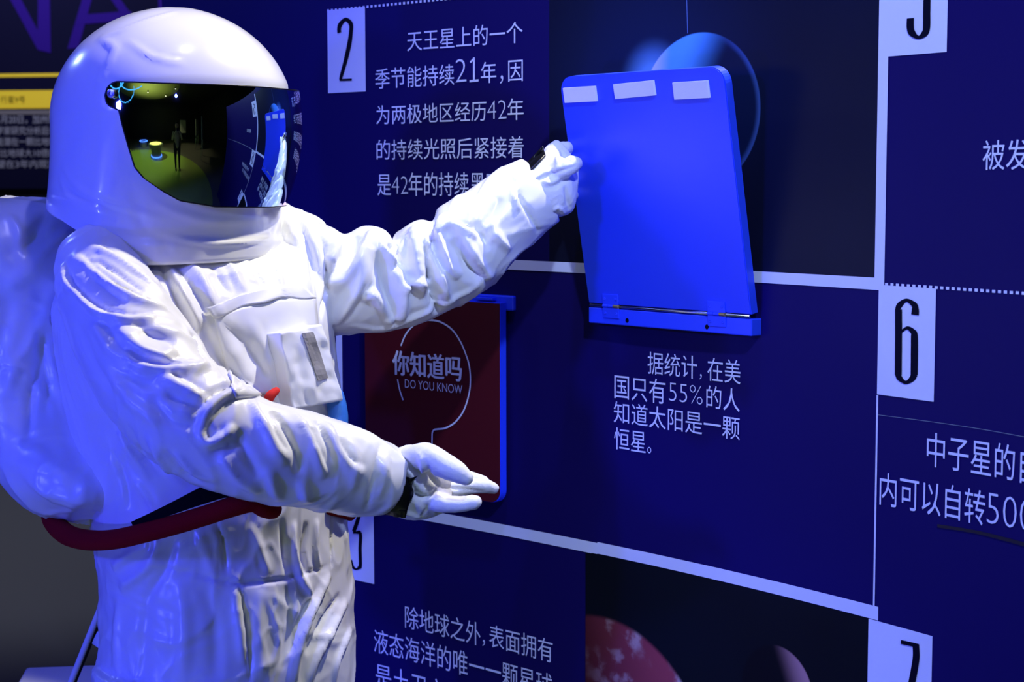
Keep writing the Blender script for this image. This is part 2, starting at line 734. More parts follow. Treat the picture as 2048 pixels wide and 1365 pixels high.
# white dividing strips
s_seam = S(1195.5, 1090)
wall_piece('white_strip', S(560, 500), s_v0, z_st2b, z_st2t, PR, M_WHITE, wall_right)
wall_piece('white_strip', s_v0, s_v1, z_st2b, WALL_H - .04, PR, M_WHITE, wall_right)
wall_piece('white_strip', S(683, 850), s_seam, z_lowb - .001, z_lowt - .001, PR, M_WHITE, wall_right)
wall_piece('white_strip', s_seam, S(1757.5, 1220), z_lowb + .001, z_lowt + .001, PR, M_WHITE, wall_right)
wall_piece('white_strip', s_v_thin0, s_v_thin1, z_lowt, Z(1757, 791), PR, M_WHITE, wall_right)
wall_piece('white_strip', s3r, S(1757.5, 1240), .1, z_lowb, PR, M_WHITE, wall_right)
wall_piece('white_strip', S(673, 720), S(685.3, 720), z_lowt, z_st2b, PR, M_WHITE, wall_right)

# number boxes (white) and their dotted rules
s2a, s2b = S(656, 100), S(731.5, 100)
BW = s2b - s2a
wall_piece('number_box', s2a, s2b, Z(695, 184.8), Z(693, 17.4), PR, M_WHITE, wall_right)
s3b = S(748.7, 1100)
wall_piece('number_box', s3b - BW, s3b, Z(728, 1164.2), z_lowt - .002, PR + .0002, M_WHITE, wall_right)
s5b = S(1895.5, 50)
wall_piece('number_box', s_v1, s5b, Z(1835, 108.7), Z(1835, 108.7) + .165, PR, M_WHITE, wall_right)
s6a, s6b = S(1756.8, 690), S(1871, 690)
wall_piece('number_box', s6a, s6b, Z(1812, 796.5), Z(1812, 573.5), PR + .0002, M_WHITE, wall_right)
s7b = S(1865, 1320)
z7t = Z(1810, 1257.5)
wall_piece('number_box', S(1755, 1300), s7b, z7t - .17, z7t, PR, M_WHITE, wall_right)


def dots(s0, s1, z, pitch, length, h):
    vs_, fs = [], []
    s = s0
    while s < s1:
        k = len(vs_)
        for a, b in ((s, z - h / 2), (s + length, z - h / 2), (s + length, z + h / 2), (s, z + h / 2)):
            vs_.append(wall3(a, b, PR + .0004))
        fs.append((k, k + 1, k + 2, k + 3))
        s += pitch
    o = mesh('dotted_rule', vs_, fs, M_WHITE, wall_right)
    tag(o, kind='stuff')


dots(s2a, s_pl - .01, Z(733, 14), .0120, .0062, .0050)
dots(s_v1 + .002, s_end, Z(1908, 577.5), .0112, .0062, .0044)
dots(S(660, 1030), s_seam, z_lowt + .0, .0120, .0062, .0)if False else None

def ribbon(name, pts, conv, mapper, m, parent, sub=5, k=1.0):
    """pts: (x, y, width_mm) in view pixels"""
    C = catmull([[*conv(p[0], p[1]), p[2] * .001] for p in pts], sub)
    t = np.gradient(C[:, :2], axis=0)
    t /= np.linalg.norm(t, axis=1)[:, None] + 1e-9
    n = np.stack([-t[:, 1], t[:, 0]], 1)
    vs_, fs = [], []
    for i, c in enumerate(C):
        for sg in (-.5, .5):
            p = c[:2] + n[i] * c[2] * sg * k
            vs_.append(mapper(p[0], p[1]))
    for i in range(len(C) - 1):
        a = 2 * i
        fs.append((a, a + 2, a + 3, a + 1))
    return mesh(name, vs_, fs, m, parent)


wm = lambda s, z: wall3(s, z, PR + .0012)


def poly(pts, conv=W, mapper=wm, m=M_INK, parent=wall_right, name='numeral'):
    bm = bmesh.new()
    vv = [bm.verts.new(mapper(*conv(x, y))) for x, y in pts]
    f = bm.faces.new(vv)
    bmesh.ops.triangulate(bm, faces=[f])
    return bm_obj(name, bm, m, parent)


def merge(name, parts, m, parent):
    bm = bmesh.new()
    for o in parts:
        bm.from_mesh(o.data)
        bpy.data.objects.remove(o)
    return bm_obj(name, bm, m, parent)



# ---- lettering


def glyph_mesh(body, offset=0.0):
    cu = bpy.data.curves.new('t', 'FONT')
    cu.body = body
    cu.size = 1
    cu.offset = offset
    cu.resolution_u = 3
    cu.fill_mode = 'FRONT'
    o = bpy.data.objects.new('t', cu)
    COL.objects.link(o)
    dg = bpy.context.evaluated_depsgraph_get()
    me = bpy.data.meshes.new_from_object(o.evaluated_get(dg))
    bpy.data.objects.remove(o)
    bpy.data.curves.remove(cu)
    return me


def lettering(body, xl, ybl, xr, ytr, parent, mapper=None, m=None, offset=.0, conv=None, name='lettering'):
    """text fitted between its lower left and upper right corner on the surface"""
    me = glyph_mesh(body, offset)
    co = get_co(me)
    conv = conv or W
    a, b = conv(xl, ybl), conv(xr, ytr)
    x0, x1 = co[:, 0].min(), co[:, 0].max()
    y0, y1 = co[:, 1].min(), co[:, 1].max()
    out = []
    for c in co:
        s = a[0] + (c[0] - x0) / (x1 - x0) * (b[0] - a[0])
        z = a[1] + (c[1] - y0) / (y1 - y0) * (b[1] - a[1])
        out.append(mapper(s, z) if mapper else wall3(s, z, PR + .0005))
    me2 = bpy.data.meshes.new(name)
    me2.from_pydata([tuple(v) for v in out], [], [tuple(p.vertices) for p in me.polygons])
    me2.update()
    bpy.data.meshes.remove(me)
    return link(name, me2, m or M_WHITE, parent)


def T1(body, xl, ybl, xr, ytr, off=.0):
    k = .30759
    return lettering(body, 640 + xl * k, ybl * k, 640 + xr * k, ytr * k, wall_right, offset=off)


T1('天王星上的一个', 571, 335, 1322, 137)
T1('季节能持续', 363, 580, 876, 415)
T1('2', 886, 537, 955, 382, -.018)
wl_ = lambda s, z: wall3(s, z, PR + .0005)
one = [ribbon('lettering', [(640 + x * .30759, y * .30759, w_) for x, y, w_ in l], W, wl_, M_WHITE, wall_right)
       for l in ([(1005, 374, 5), (1005, 450, 5), (1005, 526, 5)], [(980, 406, 4), (992, 395, 4), (1006, 378, 4)], [(976, 529, 4.4), (1005, 526, 4.4), (1035, 523, 4.4)])]
merge('lettering', one, M_WHITE, wall_right)
T1('年', 1050, 543, 1150, 398)
T1('，', 1175, 545, 1195, 490)
T1('因', 1228, 533, 1323, 388)
T1('为两极地区经历', 370, 812, 1085, 655)
T1('42', 1092, 778, 1216, 650, -.018)
T1('年', 1224, 783, 1328, 637)
T1('的持续光照后紧接着', 372, 1042, 1328, 885)
T1('是', 378, 1272, 465, 1135)
T1('42', 470, 1262, 575, 1148, -.018)
T1('年的持续黑暗', 580, 1275, 1178, 1118)


def T2(body, xl, ybl, xr, ytr, off=.0):
    k = .27834
    return lettering(body, 1150 + xl * k, 560 + ybl * k, 1150 + xr * k, 560 + ytr * k, wall_right, offset=off)


T2('据统计', 526, 675, 883, 548)
T2('，', 900, 715, 916, 678)
T2('在美', 955, 724, 1195, 580)
T2('国只有', 287, 850, 655, 718)
T2('55%', 680, 868, 922, 764, -.018)
T2('的人', 948, 920, 1190, 785)
T2('知道太阳是一颗', 283, 1025, 1190, 988)
T2('恒星', 285, 1215, 512, 1090)
T2('。', 524, 1245, 553, 1203)


def T3(body, xl, ybl, xr, ytr, off=.0):
    k = .28212
    return lettering(body, 680 + xl * k, 980 + ybl * k, 680 + xr * k, 980 + ytr * k, wall_right, offset=off)


T3('除地球之外', 465, 978, 1000, 945)
T3('，', 1014, 1107, 1032, 1066)
T3('表面拥有', 1062, 1112, 1512, 1066)
T3('液态海洋的唯一一颗星球', 245, 1152, 1510, 1310)
T3('是土卫六。', 255, 1400, 800, 1370)


def TR(body, xl, ybl, xr, ytr, off=.0):
    return lettering(body, xl, ybl, xr, ytr, wall_right, offset=off)


TR('被发现', 1966.4, 340.5, 2108, 277)
TR('中子星的自转', 1854.6, 932, 2130, 908)
TR('内可以自转', 1760.2, 1010, 1972.6, 983)
TR('500', 1975, 1046, 2070, 1003, -.018)

# numerals as brush-drawn ribbons


k1 = .30759
N2P = [(131, 214, 9), (129, 190, 9), (137, 160, 9), (172, 127, 6), (206, 158, 9), (206, 210, 9), (195, 290, 10), (170, 400, 9), (142, 500, 7), (138, 522, 6)]
N2Q = [(133, 521, 3.5), (170, 520, 3.5), (212, 518, 3.5)]


def NR(pts):
    return ribbon('numeral', pts, W, wm, M_INK, wall_right, k=1.3)


merge('numeral', [NR([(640 + x * k1, y * k1, w_) for x, y, w_ in l]) for l in (N2P, N2Q)], M_INK, wall_right)
kk = .59


def z5(l):
    return [(1700 + x * kk, 560 + y * kk, w_) for x, y, w_ in l]


merge('numeral', [NR(z5([(168, 100, 11), (168, 200, 11), (167, 322, 11)])),
                  NR(z5([(161, 108, 5), (170, 88, 8), (195, 69, 4), (222, 86, 8), (225, 100, 11), (224, 119, 12)])),
                  NR(z5([(178, 175, 3), (198, 163, 4), (218, 178, 8), (222, 200, 11), (221, 322, 11)])),
                  NR(z5([(167, 318, 11), (172, 333, 8), (193, 348, 4), (214, 334, 8), (221, 318, 11)]))], M_INK, wall_right)
k4 = .469


def z4(l):
    return [(1700 + x * k4, y * k4, w_) for x, y, w_ in l]


merge('numeral', [NR(z4([(262, 78, 11), (262, 118, 11), (270, 140, 9), (296, 160, 4), (322, 142, 9), (331, 120, 11), (332, 60, 11), (333, -10, 11)])),
                  NR(z4([(333, -8, 11), (300, -40, 4), (262, -20, 8)])),
                  NR(z4([(262, -20, 11), (262, -140, 11)])), NR(z4([(262, -136, 8), (340, -146, 8)]))], M_INK, wall_right)
k7 = .3662


def z7(l):
    return [(1150 + x * k7, 1080 + y * k7, w_) for x, y, w_ in l]


merge('numeral', [NR(z7([(1785, 558, 5), (1835, 569, 5), (1884, 581, 5)])),
                  NR(z7([(1867, 572, 10.5), (1869, 640, 10.5), (1858, 715, 10.5), (1846, 778, 10.5), (1825, 900, 10.5)]))], M_INK, wall_right)
k6 = .28212


def z6(l):
    return [(680 + x * k6, 980 + y * k6, w_) for x, y, w_ in l]


merge('numeral', [NR(z6([(60, 60, 7), (100, 80, 6), (145, 110, 7), (138, 190, 8), (102, 298, 8)])),
                  NR(z6([(98, 302, 5), (120, 303, 4), (150, 312, 8), (148, 420, 8), (150, 535, 8), (140, 550, 6), (122, 563, 3), (98, 548, 6), (80, 500, 8)]))], M_INK, wall_right)
# seams and tape marks on the print
ribbon('film_seam', [(1757, 830, .7), (1850, 842, .7), (1960, 858, .7), (2060, 876, .7)], W, lambda s, z: wall3(s, z, PR + .0004), mat('seam_grey', (.30, .34, .30), .5), wall_right)
ribbon('tape_mark', [(1876, 1052, 5), (1960, 1066, 5), (2060, 1092, 6)], W, lambda s, z: wall3(s, z, PR + .0004), mat('tape_dark', (.006, .006, .02), .3), wall_right)
ribbon('film_seam', [(1374.5, -60, 1.6), (1375, 0, 1.6), (1376.5, 67, 1.6)], W, lambda s, z: wall3(s, z, PR + .0006), mat('seam_blue', (.12, .22, .45), .4), wall_right)


# ================================================================== FLAP BOARDS
def board_frame(xl, yl, xr, yr, off):
    """frame at a hinge line on the wall between two view points"""
    (sa, za), (sb, zb) = W(xl, yl), W(xr, yr)
    z = (za + zb) / 2
    A_, B_ = wall3(sa, z, off), wall3(sb, z, off)
    t = (B_ - A_).normalized()
    n = Vector((t.y, -t.x, 0))
    return A_, t, n, (B_ - A_).length


def rounded_panel(name, o, ux, uy, un, wdt, hgt, thk, r, corners, m, parent, bev=.0015):
    """panel in plane (ux,uy), o = lower left; corners = which are rounded (bl,br,tr,tl)"""
    pts = []
    cs_ = [((r, r), 180, corners[0]), ((wdt - r, r), 270, corners[1]), ((wdt - r, hgt - r), 0, corners[2]), ((r, hgt - r), 90, corners[3])]
    raw = [(0, 0), (wdt, 0), (wdt, hgt), (0, hgt)]
    for (c, a0, rd), rw in zip(cs_, raw):
        if rd:
            for k in range(9):
                a = math.radians(a0 + 90 * k / 8)
                pts.append((c[0] + r * math.cos(a), c[1] + r * math.sin(a)))
        else:
            pts.append(rw)
    bm = bmesh.new()
    f1 = [bm.verts.new(o + ux * x + uy * y + un * thk) for x, y in pts]
    f0 = [bm.verts.new(o + ux * x + uy * y) for x, y in pts]
    n = len(pts)
    top = bm.faces.new(f1)
    bot = bm.faces.new(list(reversed(f0)))
    for i in range(n):
        j = (i + 1) % n
        bm.faces.new((f0[i], f0[j], f1[j], f1[i]))
    bmesh.ops.recalc_face_normals(bm, faces=bm.faces)
    es = list({e for f in (top, bot) for e in f.edges})
    bmesh.ops.bevel(bm, geom=es, offset=bev, segments=2, affect='EDGES')
    return bm_obj(name, bm, m, parent)


def hinge(parent, c, ux, uy, un, flip=1):
    """butt hinge: two leaves, knuckle barrel, four screws"""
    bm = bmesh.new()
    w_, h_ = .040, .019
    box_bm(bm, c - ux * w_ / 2 + uy * .003, ux * w_, uy * h_, un * .0026, .0006)
    h = bm_obj('hinge', bm, M_BOARD, parent)
    bm = bmesh.new()
    box_bm(bm, c - ux * w_ / 2 - uy * (.003 + h_), ux * w_, uy * h_, un * .0026, .0006)
    bm_obj('hinge_leaf', bm, M_BOARD, h)
    for k in range(3):
        bm = bmesh.new()
        pts = [[c + ux * (-w_ / 2 + w_ * (k + e) / 3) + uy * .0035 * math.cos(a) + un * (.001 + .0035 * math.sin(a)) for a in [2 * PI * i / 10 for i in range(10)]] for e in (.03, .97)]
        rings_bm(bm, pts)
        bmesh.ops.recalc_face_normals(bm, faces=bm.faces)
        bm_obj('knuckle', bm, M_BOARD if k != 2 else mat('worn_brass', (.6, .45, .2), .35, metal=.8), h, smooth=False)
    for sx in (-1, 1):
        for sy in (-1, 1):
            bm = bmesh.new()
            cc = c + ux * sx * .014 + uy * sy * .0135 + un * .0026
            pr = [(.0028, 0), (.0028, .0006), (.0016, .0010), (.0008, .0002)]
            rings_bm(bm, [[cc + ux * r_ * math.cos(a) + uy * r_ * math.sin(a) + un * hh for a in [2 * PI * i / 10 for i in range(10)]] for r_, hh in pr])
            bmesh.ops.recalc_face_normals(bm, faces=bm.faces)
            bm_obj('screw', bm, M_BOARD, h)


UP = Vector((0, 0, 1))
# open flap with bare blue back, hinged on a rail under it
A_, t_, n_, wd = board_frame(1177, 640, 1524, 662, .001)
(sa, _), (sb, _) = W(1180, 630), W(1520, 652)
# the rail, solved so that its front face lands where the photograph has it
RD, RH = .026, .030


def line_at_offset(xl, yl, xr, yr, off, s0):
    """ends of a horizontal line, off in front of the wall's tangent plane at s0"""
    t, n = wall_frame(s0)
    p0 = wall3(s0, 0, off)
    out = []
    for x, y in ((xl, yl), (xr, yr)):
        d = ray(x, y)
        lam = (p0 - CAM).dot(n) / d.dot(n)
        out.append(CAM + d * lam)
    return out


s_mid = S(1345, 630)
RA, RB = line_at_offset(1177, 646, 1503, 673, RD + .003, s_mid)
TA, TB = line_at_offset(1177, 613, 1503, 640, RD + .003, s_mid)
tt, nn = wall_frame(s_mid)
zb_, zt_ = (RA.z + RB.z) / 2, (TA.z + TB.z) / 2
ra = Vector((RA.x, RA.y, 0))
rb = Vector((RB.x, RB.y, 0))
Lr = (rb - ra).dot(tt)
flap = empty('flap_board', Vector((ra.x, ra.y, zb_)))
bpy.context.view_layer.update()
bm = bmesh.new()
o0 = Vector((ra.x, ra.y, zb_)) - nn * (RD + .003)
box_bm(bm, o0, tt * Lr, nn * (RD + .003), UP * (zt_ - zb_), .002)
rail = bm_obj('rail', bm, M_BOARD, flap)
for fx in (.165 + .045, .81 * .80 + .0):
    pass
for fx in (.255, .745):
    bm = bmesh.new()
    c_ = o0 + tt * (Lr * fx) + nn * (RD + .0032) + UP * .010
    rings_bm(bm, [[c_ + tt * r_ * math.cos(a) + UP * r_ * math.sin(a) + nn * h_ for a in [2 * PI * i / 12 for i in range(12)]] for r_, h_ in ((.0042, 0), (.0042, .0004), (.003, .0005), (.0025, -.001))])
    bmesh.ops.recalc_face_normals(bm, faces=bm.faces)
    bm_obj('screw_hole', bm, M_INK, rail)
# the leaf: leans out from the wall
TH = .019
ANG = math.radians(10.5)
hz = zt_ + .0075
dirv = (UP * math.cos(ANG) + nn * math.sin(ANG)).normalized()
nb = (nn * math.cos(ANG) - UP * math.sin(ANG)).normalized()
pl_o = Vector((ra.x, ra.y, hz)) + tt * .001 - nb * TH + nn * .0005
HB = .418
LW = Lr - .002
panel = rounded_panel('panel', pl_o, tt, dirv, nb, LW, HB, TH, .028, (0, 0, 1, 1), M_BOARD, flap)
fo = pl_o + nb * TH
bm = bmesh.new()
rings_bm(bm, [[Vector((ra.x, ra.y, hz - .0035)) + tt * (x) - nn * .001 + (nn * math.cos(a) + UP * math.sin(a)) * .0028 for a in [2 * PI * i / 12 for i in range(12)]] for x in (.004, LW - .003)])
bmesh.ops.recalc_face_normals(bm, faces=bm.faces)
bm_obj('hinge_rod', bm, M_METAL, flap, smooth=True)
for fx in (.155, .81):
    hinge(flap, Vector((ra.x, ra.y, hz - .003)) + tt * (LW * fx) + nn * .001, tt, (UP * .995 + nn * .08).normalized(), nn)
for (x0, x1, y0, y1, rot) in ((.010, .082, .372, .399, 0), (.123, .208, .374, .400, .03), (.246, .315, .368, .397, 0)):
    bm = bmesh.new()
    ux = (tt * math.cos(rot) + dirv * math.sin(rot))
    uy = (dirv * math.cos(rot) - tt * math.sin(rot))
    box_bm(bm, fo + tt * (x0 * LW / .345) + dirv * (y0), ux * ((x1 - x0) * LW / .345), uy * (y1 - y0), nb * .005, .0006)
    pad = bm_obj('foam_pad', bm, M_FOAM, flap)
tag(flap, 'open blue flap board with three white foam pads, held up by the gloved hand', 'flap board')

# closed flap with dark red front
s_m2 = S(870, 800)
t2, n2 = wall_frame(s_m2)
DR = .030
q0, q1 = line_at_offset(731, 650, 1000, 620, DR, s_m2)
e0, e1 = line_at_offset(980, 604, 1003, 1008, DR, s_m2)
q2, q3 = line_at_offset(731, 800, 1001, 800, DR, s_m2)
RW = (q3 - q2).dot(t2)
z_top, z_bot = line_at_offset(1000, 607, 1003, 1009, DR, s_m2)
o2 = Vector((q2.x, q2.y, z_bot.z)) - n2 * .018
flap2 = empty('flap_board', o2)
flap2.name = 'flap_board.001'
pan2 = rounded_panel('panel', o2, t2, UP, n2, RW, z_top.z - z_bot.z, .018, .026, (1, 1, 0, 0), M_BOARD, flap2)
rounded_panel('red_front', o2 + n2 * .0185 + t2 * .0008 + UP * .0008, t2, UP, n2, RW - .0016, z_top.z - z_bot.z - .0016, .0008, .026, (1, 1, 0, 0), M_RED, pan2, bev=.0002)
bm = bmesh.new()
box_bm(bm, Vector((o2.x, o2.y, z_top.z + .002)) - n2 * .011 + t2 * -.004, t2 * (RW + .016), n2 * .026, UP * .0, 0) if False else None
bm.free()
bm = bmesh.new()
box_bm(bm, Vector((o2.x, o2.y, z_top.z - .016)) - n2 * .0115 - t2 * .003, t2 * (RW + .020), n2 * .0105, UP * .030, .003)
bm_obj('rail', bm, M_BOARD, flap2)
bm = bmesh.new()
box_bm(bm, Vector((o2.x, o2.y, z_top.z + .0035)) - n2 * .001 + t2 * (RW * .80), t2 * .05, n2 * .012, UP * .005, .001)
bm_obj('hinge', bm, M_BOARD, flap2)
bm = bmesh.new()
box_bm(bm, Vector((o2.x, o2.y, z_top.z + .0035)) - n2 * .001 + t2 * (RW * .15), t2 * .05, n2 * .012, UP * .005, .001)
bm_obj('hinge', bm, M_BOARD, flap2)
tag(flap2, 'closed dark red flap board with white Chinese and English question lettering', 'flap board')
PB = o2 + n2 * .0198


def conv2(x, y):
    d = ray(x, y)
    p = CAM + d * ((PB - CAM).dot(n2) / d.dot(n2))
    return ((p - PB).dot(t2), p.z)


def map2(s, z, e=.0005):
    p = PB + t2 * s + n2 * e
    return Vector((p.x, p.y, z))


k8 = .23443
X8 = lambda x: 680 + x * k8
Y8 = lambda y: 580 + y * k8
bold = []
for k_, (ex_, ey_) in enumerate(((0, 0), (-2.2, 0), (2.2, 0), (0, -2.2), (0, 2.2), (-4.4, 0), (4.4, 0))):
    bold.append(lettering('你知道吗', X8(454 + ex_), Y8(722 + ey_), X8(1038 + ex_), Y8(568 + ey_), pan2, lambda s, z, e=.0005 + .00006 * k_: map2(s, z, e), conv=conv2))
merge('lettering', bold, M_WHITE, pan2)
lettering('DO YOU KNOW', X8(555), Y8(835), X8(1045), Y8(815), pan2, map2, conv=conv2, offset=-.006)


def R8(pts, n='circle_line'):
    return ribbon(n, [(X8(x), Y8(y), 3.6) for x, y in pts], conv2, map2, M_WHITE, pan2, sub=8)


merge('circle_line', [R8([(520, 478), (560, 385), (620, 312), (700, 265), (790, 260), (870, 280), (960, 343), (1030, 445), (1078, 560), (1104, 650), (1114, 760), (1106, 865), (1080, 970), (1040, 1060), (975, 1138), (900, 1180), (830, 1190), (805, 1195), (790, 1215), (787, 1250), (786, 1345), (785, 1400)]),
                      R8([(492, 765), (512, 860), (540, 942)])], M_WHITE, pan2)

# ================================================================== PERSON IN SPACE SUIT
E1 = Vector((.64, .768, 0))      # across the shoulders, towards his left
E2 = Vector((.768, -.64, 0))     # the way the chest faces
person = empty('person', (at(440, 1365, 2.92).x, 2.92, 0))
tag(person, 'person in a white space suit with round helmet and mirrored visor, holding the flap open', 'person')
bpy.context.view_layer.update()


def stack_bm(bm, rows, n=48, sub=5, e1=E1, e2=E2, power=2.0, cap=True):
    """horizontal rings; rows: (y, xl, xr, b/a, Y)"""
    R = catmull(rows, sub)
    rings = []
    for y, xl, xr, rho, Y in R:
        a_, b_ = at(xl, y, Y), at(xr, y, Y)
        c = (a_ + b_) / 2
        hw = (b_ - a_).length / 2
        a = hw / math.sqrt(e1.x ** 2 + (rho * e2.x) ** 2)
        rr = []
        for k in range(n):
            q = 2 * PI * k / n
            cq, sq = math.cos(q), math.sin(q)
            cq = math.copysign(abs(cq) ** (2 / power), cq)
            sq = math.copysign(abs(sq) ** (2 / power), sq)
            rr.append(c + e1 * (a * cq) + e2 * (a * rho * sq))
        rings.append(rr)
    rings_bm(bm, rings)


bm = bmesh.new()
stack_bm(bm, [(395, 285, 450, .8, 2.98), (430, 250, 500, .74, 2.98), (470, 215, 565, .70, 2.97), (512, 178, 622, .72, 2.955), (560, 146, 646, .77, 2.935),
              (620, 128, 652, .82, 2.92), (700, 132, 662, .84, 2.92), (780, 142, 674, .86, 2.92), (860, 156, 684, .88, 2.92),
              (940, 172, 690, .9, 2.92), (1005, 184, 691, .92, 2.92), (1050, 194, 692, .93, 2.92), (1100, 203, 697, .94, 2.92),
              (1160, 208, 702, .95, 2.92), (1240, 208, 706, .95, 2.92), (1320, 206, 706, .95, 2.92), (1400, 206, 702, .94, 2.92), (1470, 230, 690, .9, 2.92)])
# trouser legs down to the boots
for s_ in (-1, 1):
    c0 = at(452, 1400, 2.92)
    base = Vector((c0.x, c0.y, 0)) + E1 * (.118 * s_)
    prof = [(.80, .125), (.70, .128), (.55, .112), (.42, .100), (.28, .096), (.16, .098), (.10, .090)]
    rr = []
    for z, r in catmull(prof, 4):
        rr.append([Vector((base.x, base.y, z)) + E1 * (r * math.cos(q)) + E2 * (r * 1.05 * math.sin(q)) for q in [2 * PI * k / 28 for k in range(28)]])
    rings_bm(bm, rr)
# his right arm, nearest the lens, bent and reaching forward
RA_ST = [(232, 462, 150, 520, 2.78), (262, 492, 116, 548, 2.745), (300, 545, 120, 612, 2.71), (340, 600, 140, 680, 2.675), (383, 662, 178, 765, 2.64),
         (430, 728, 235, 850, 2.615), (482, 764, 300, 915, 2.60), (528, 800, 385, 962, 2.60), (590, 818, 470, 990, 2.61), (650, 836, 560, 1006, 2.63),
         (712, 858, 655, 1021, 2.655), (765, 880, 728, 1029, 2.675), (797, 893, 752, 1029, 2.69)]
sleeve_bm(bm, RA_ST, depth=.92, n=40, sub=6, inner=True)
# his left arm, stretched to the flap
LA_ST = [(535, 396, 560, 560, 3.06, .8), (588, 418, 610, 600, 3.04, .9), (622, 441, 640, 634, 3.02, .9), (655, 453, 662, 666, 3.03, .9), (688, 470, 690, 668, 3.03), (716, 459, 722, 665, 3.035), (746, 454, 750, 663, 3.04),
         (768, 463, 780, 661, 3.045), (784, 490, 803, 657, 3.05), (800, 463, 826, 652, 3.055), (826, 444, 858, 641, 3.06), (852, 441, 892, 624, 3.065),
         (865, 458, 915, 612, 3.07), (874, 420, 938, 600, 3.07), (898, 403, 970, 580, 3.08), (938, 380, 1004, 550, 3.09), (973, 356, 1034, 515, 3.10),
         (1004, 337, 1062, 490, 3.11), (1036, 322, 1094, 462, 3.12), (1052, 326, 1116, 444, 3.125)]
sleeve_bm(bm, LA_ST, depth=.88, n=40, sub=5, inner=True)
suit_me = voxel(bm, .0046, 4, .5)
bv0 = bvh_of(suit_me)

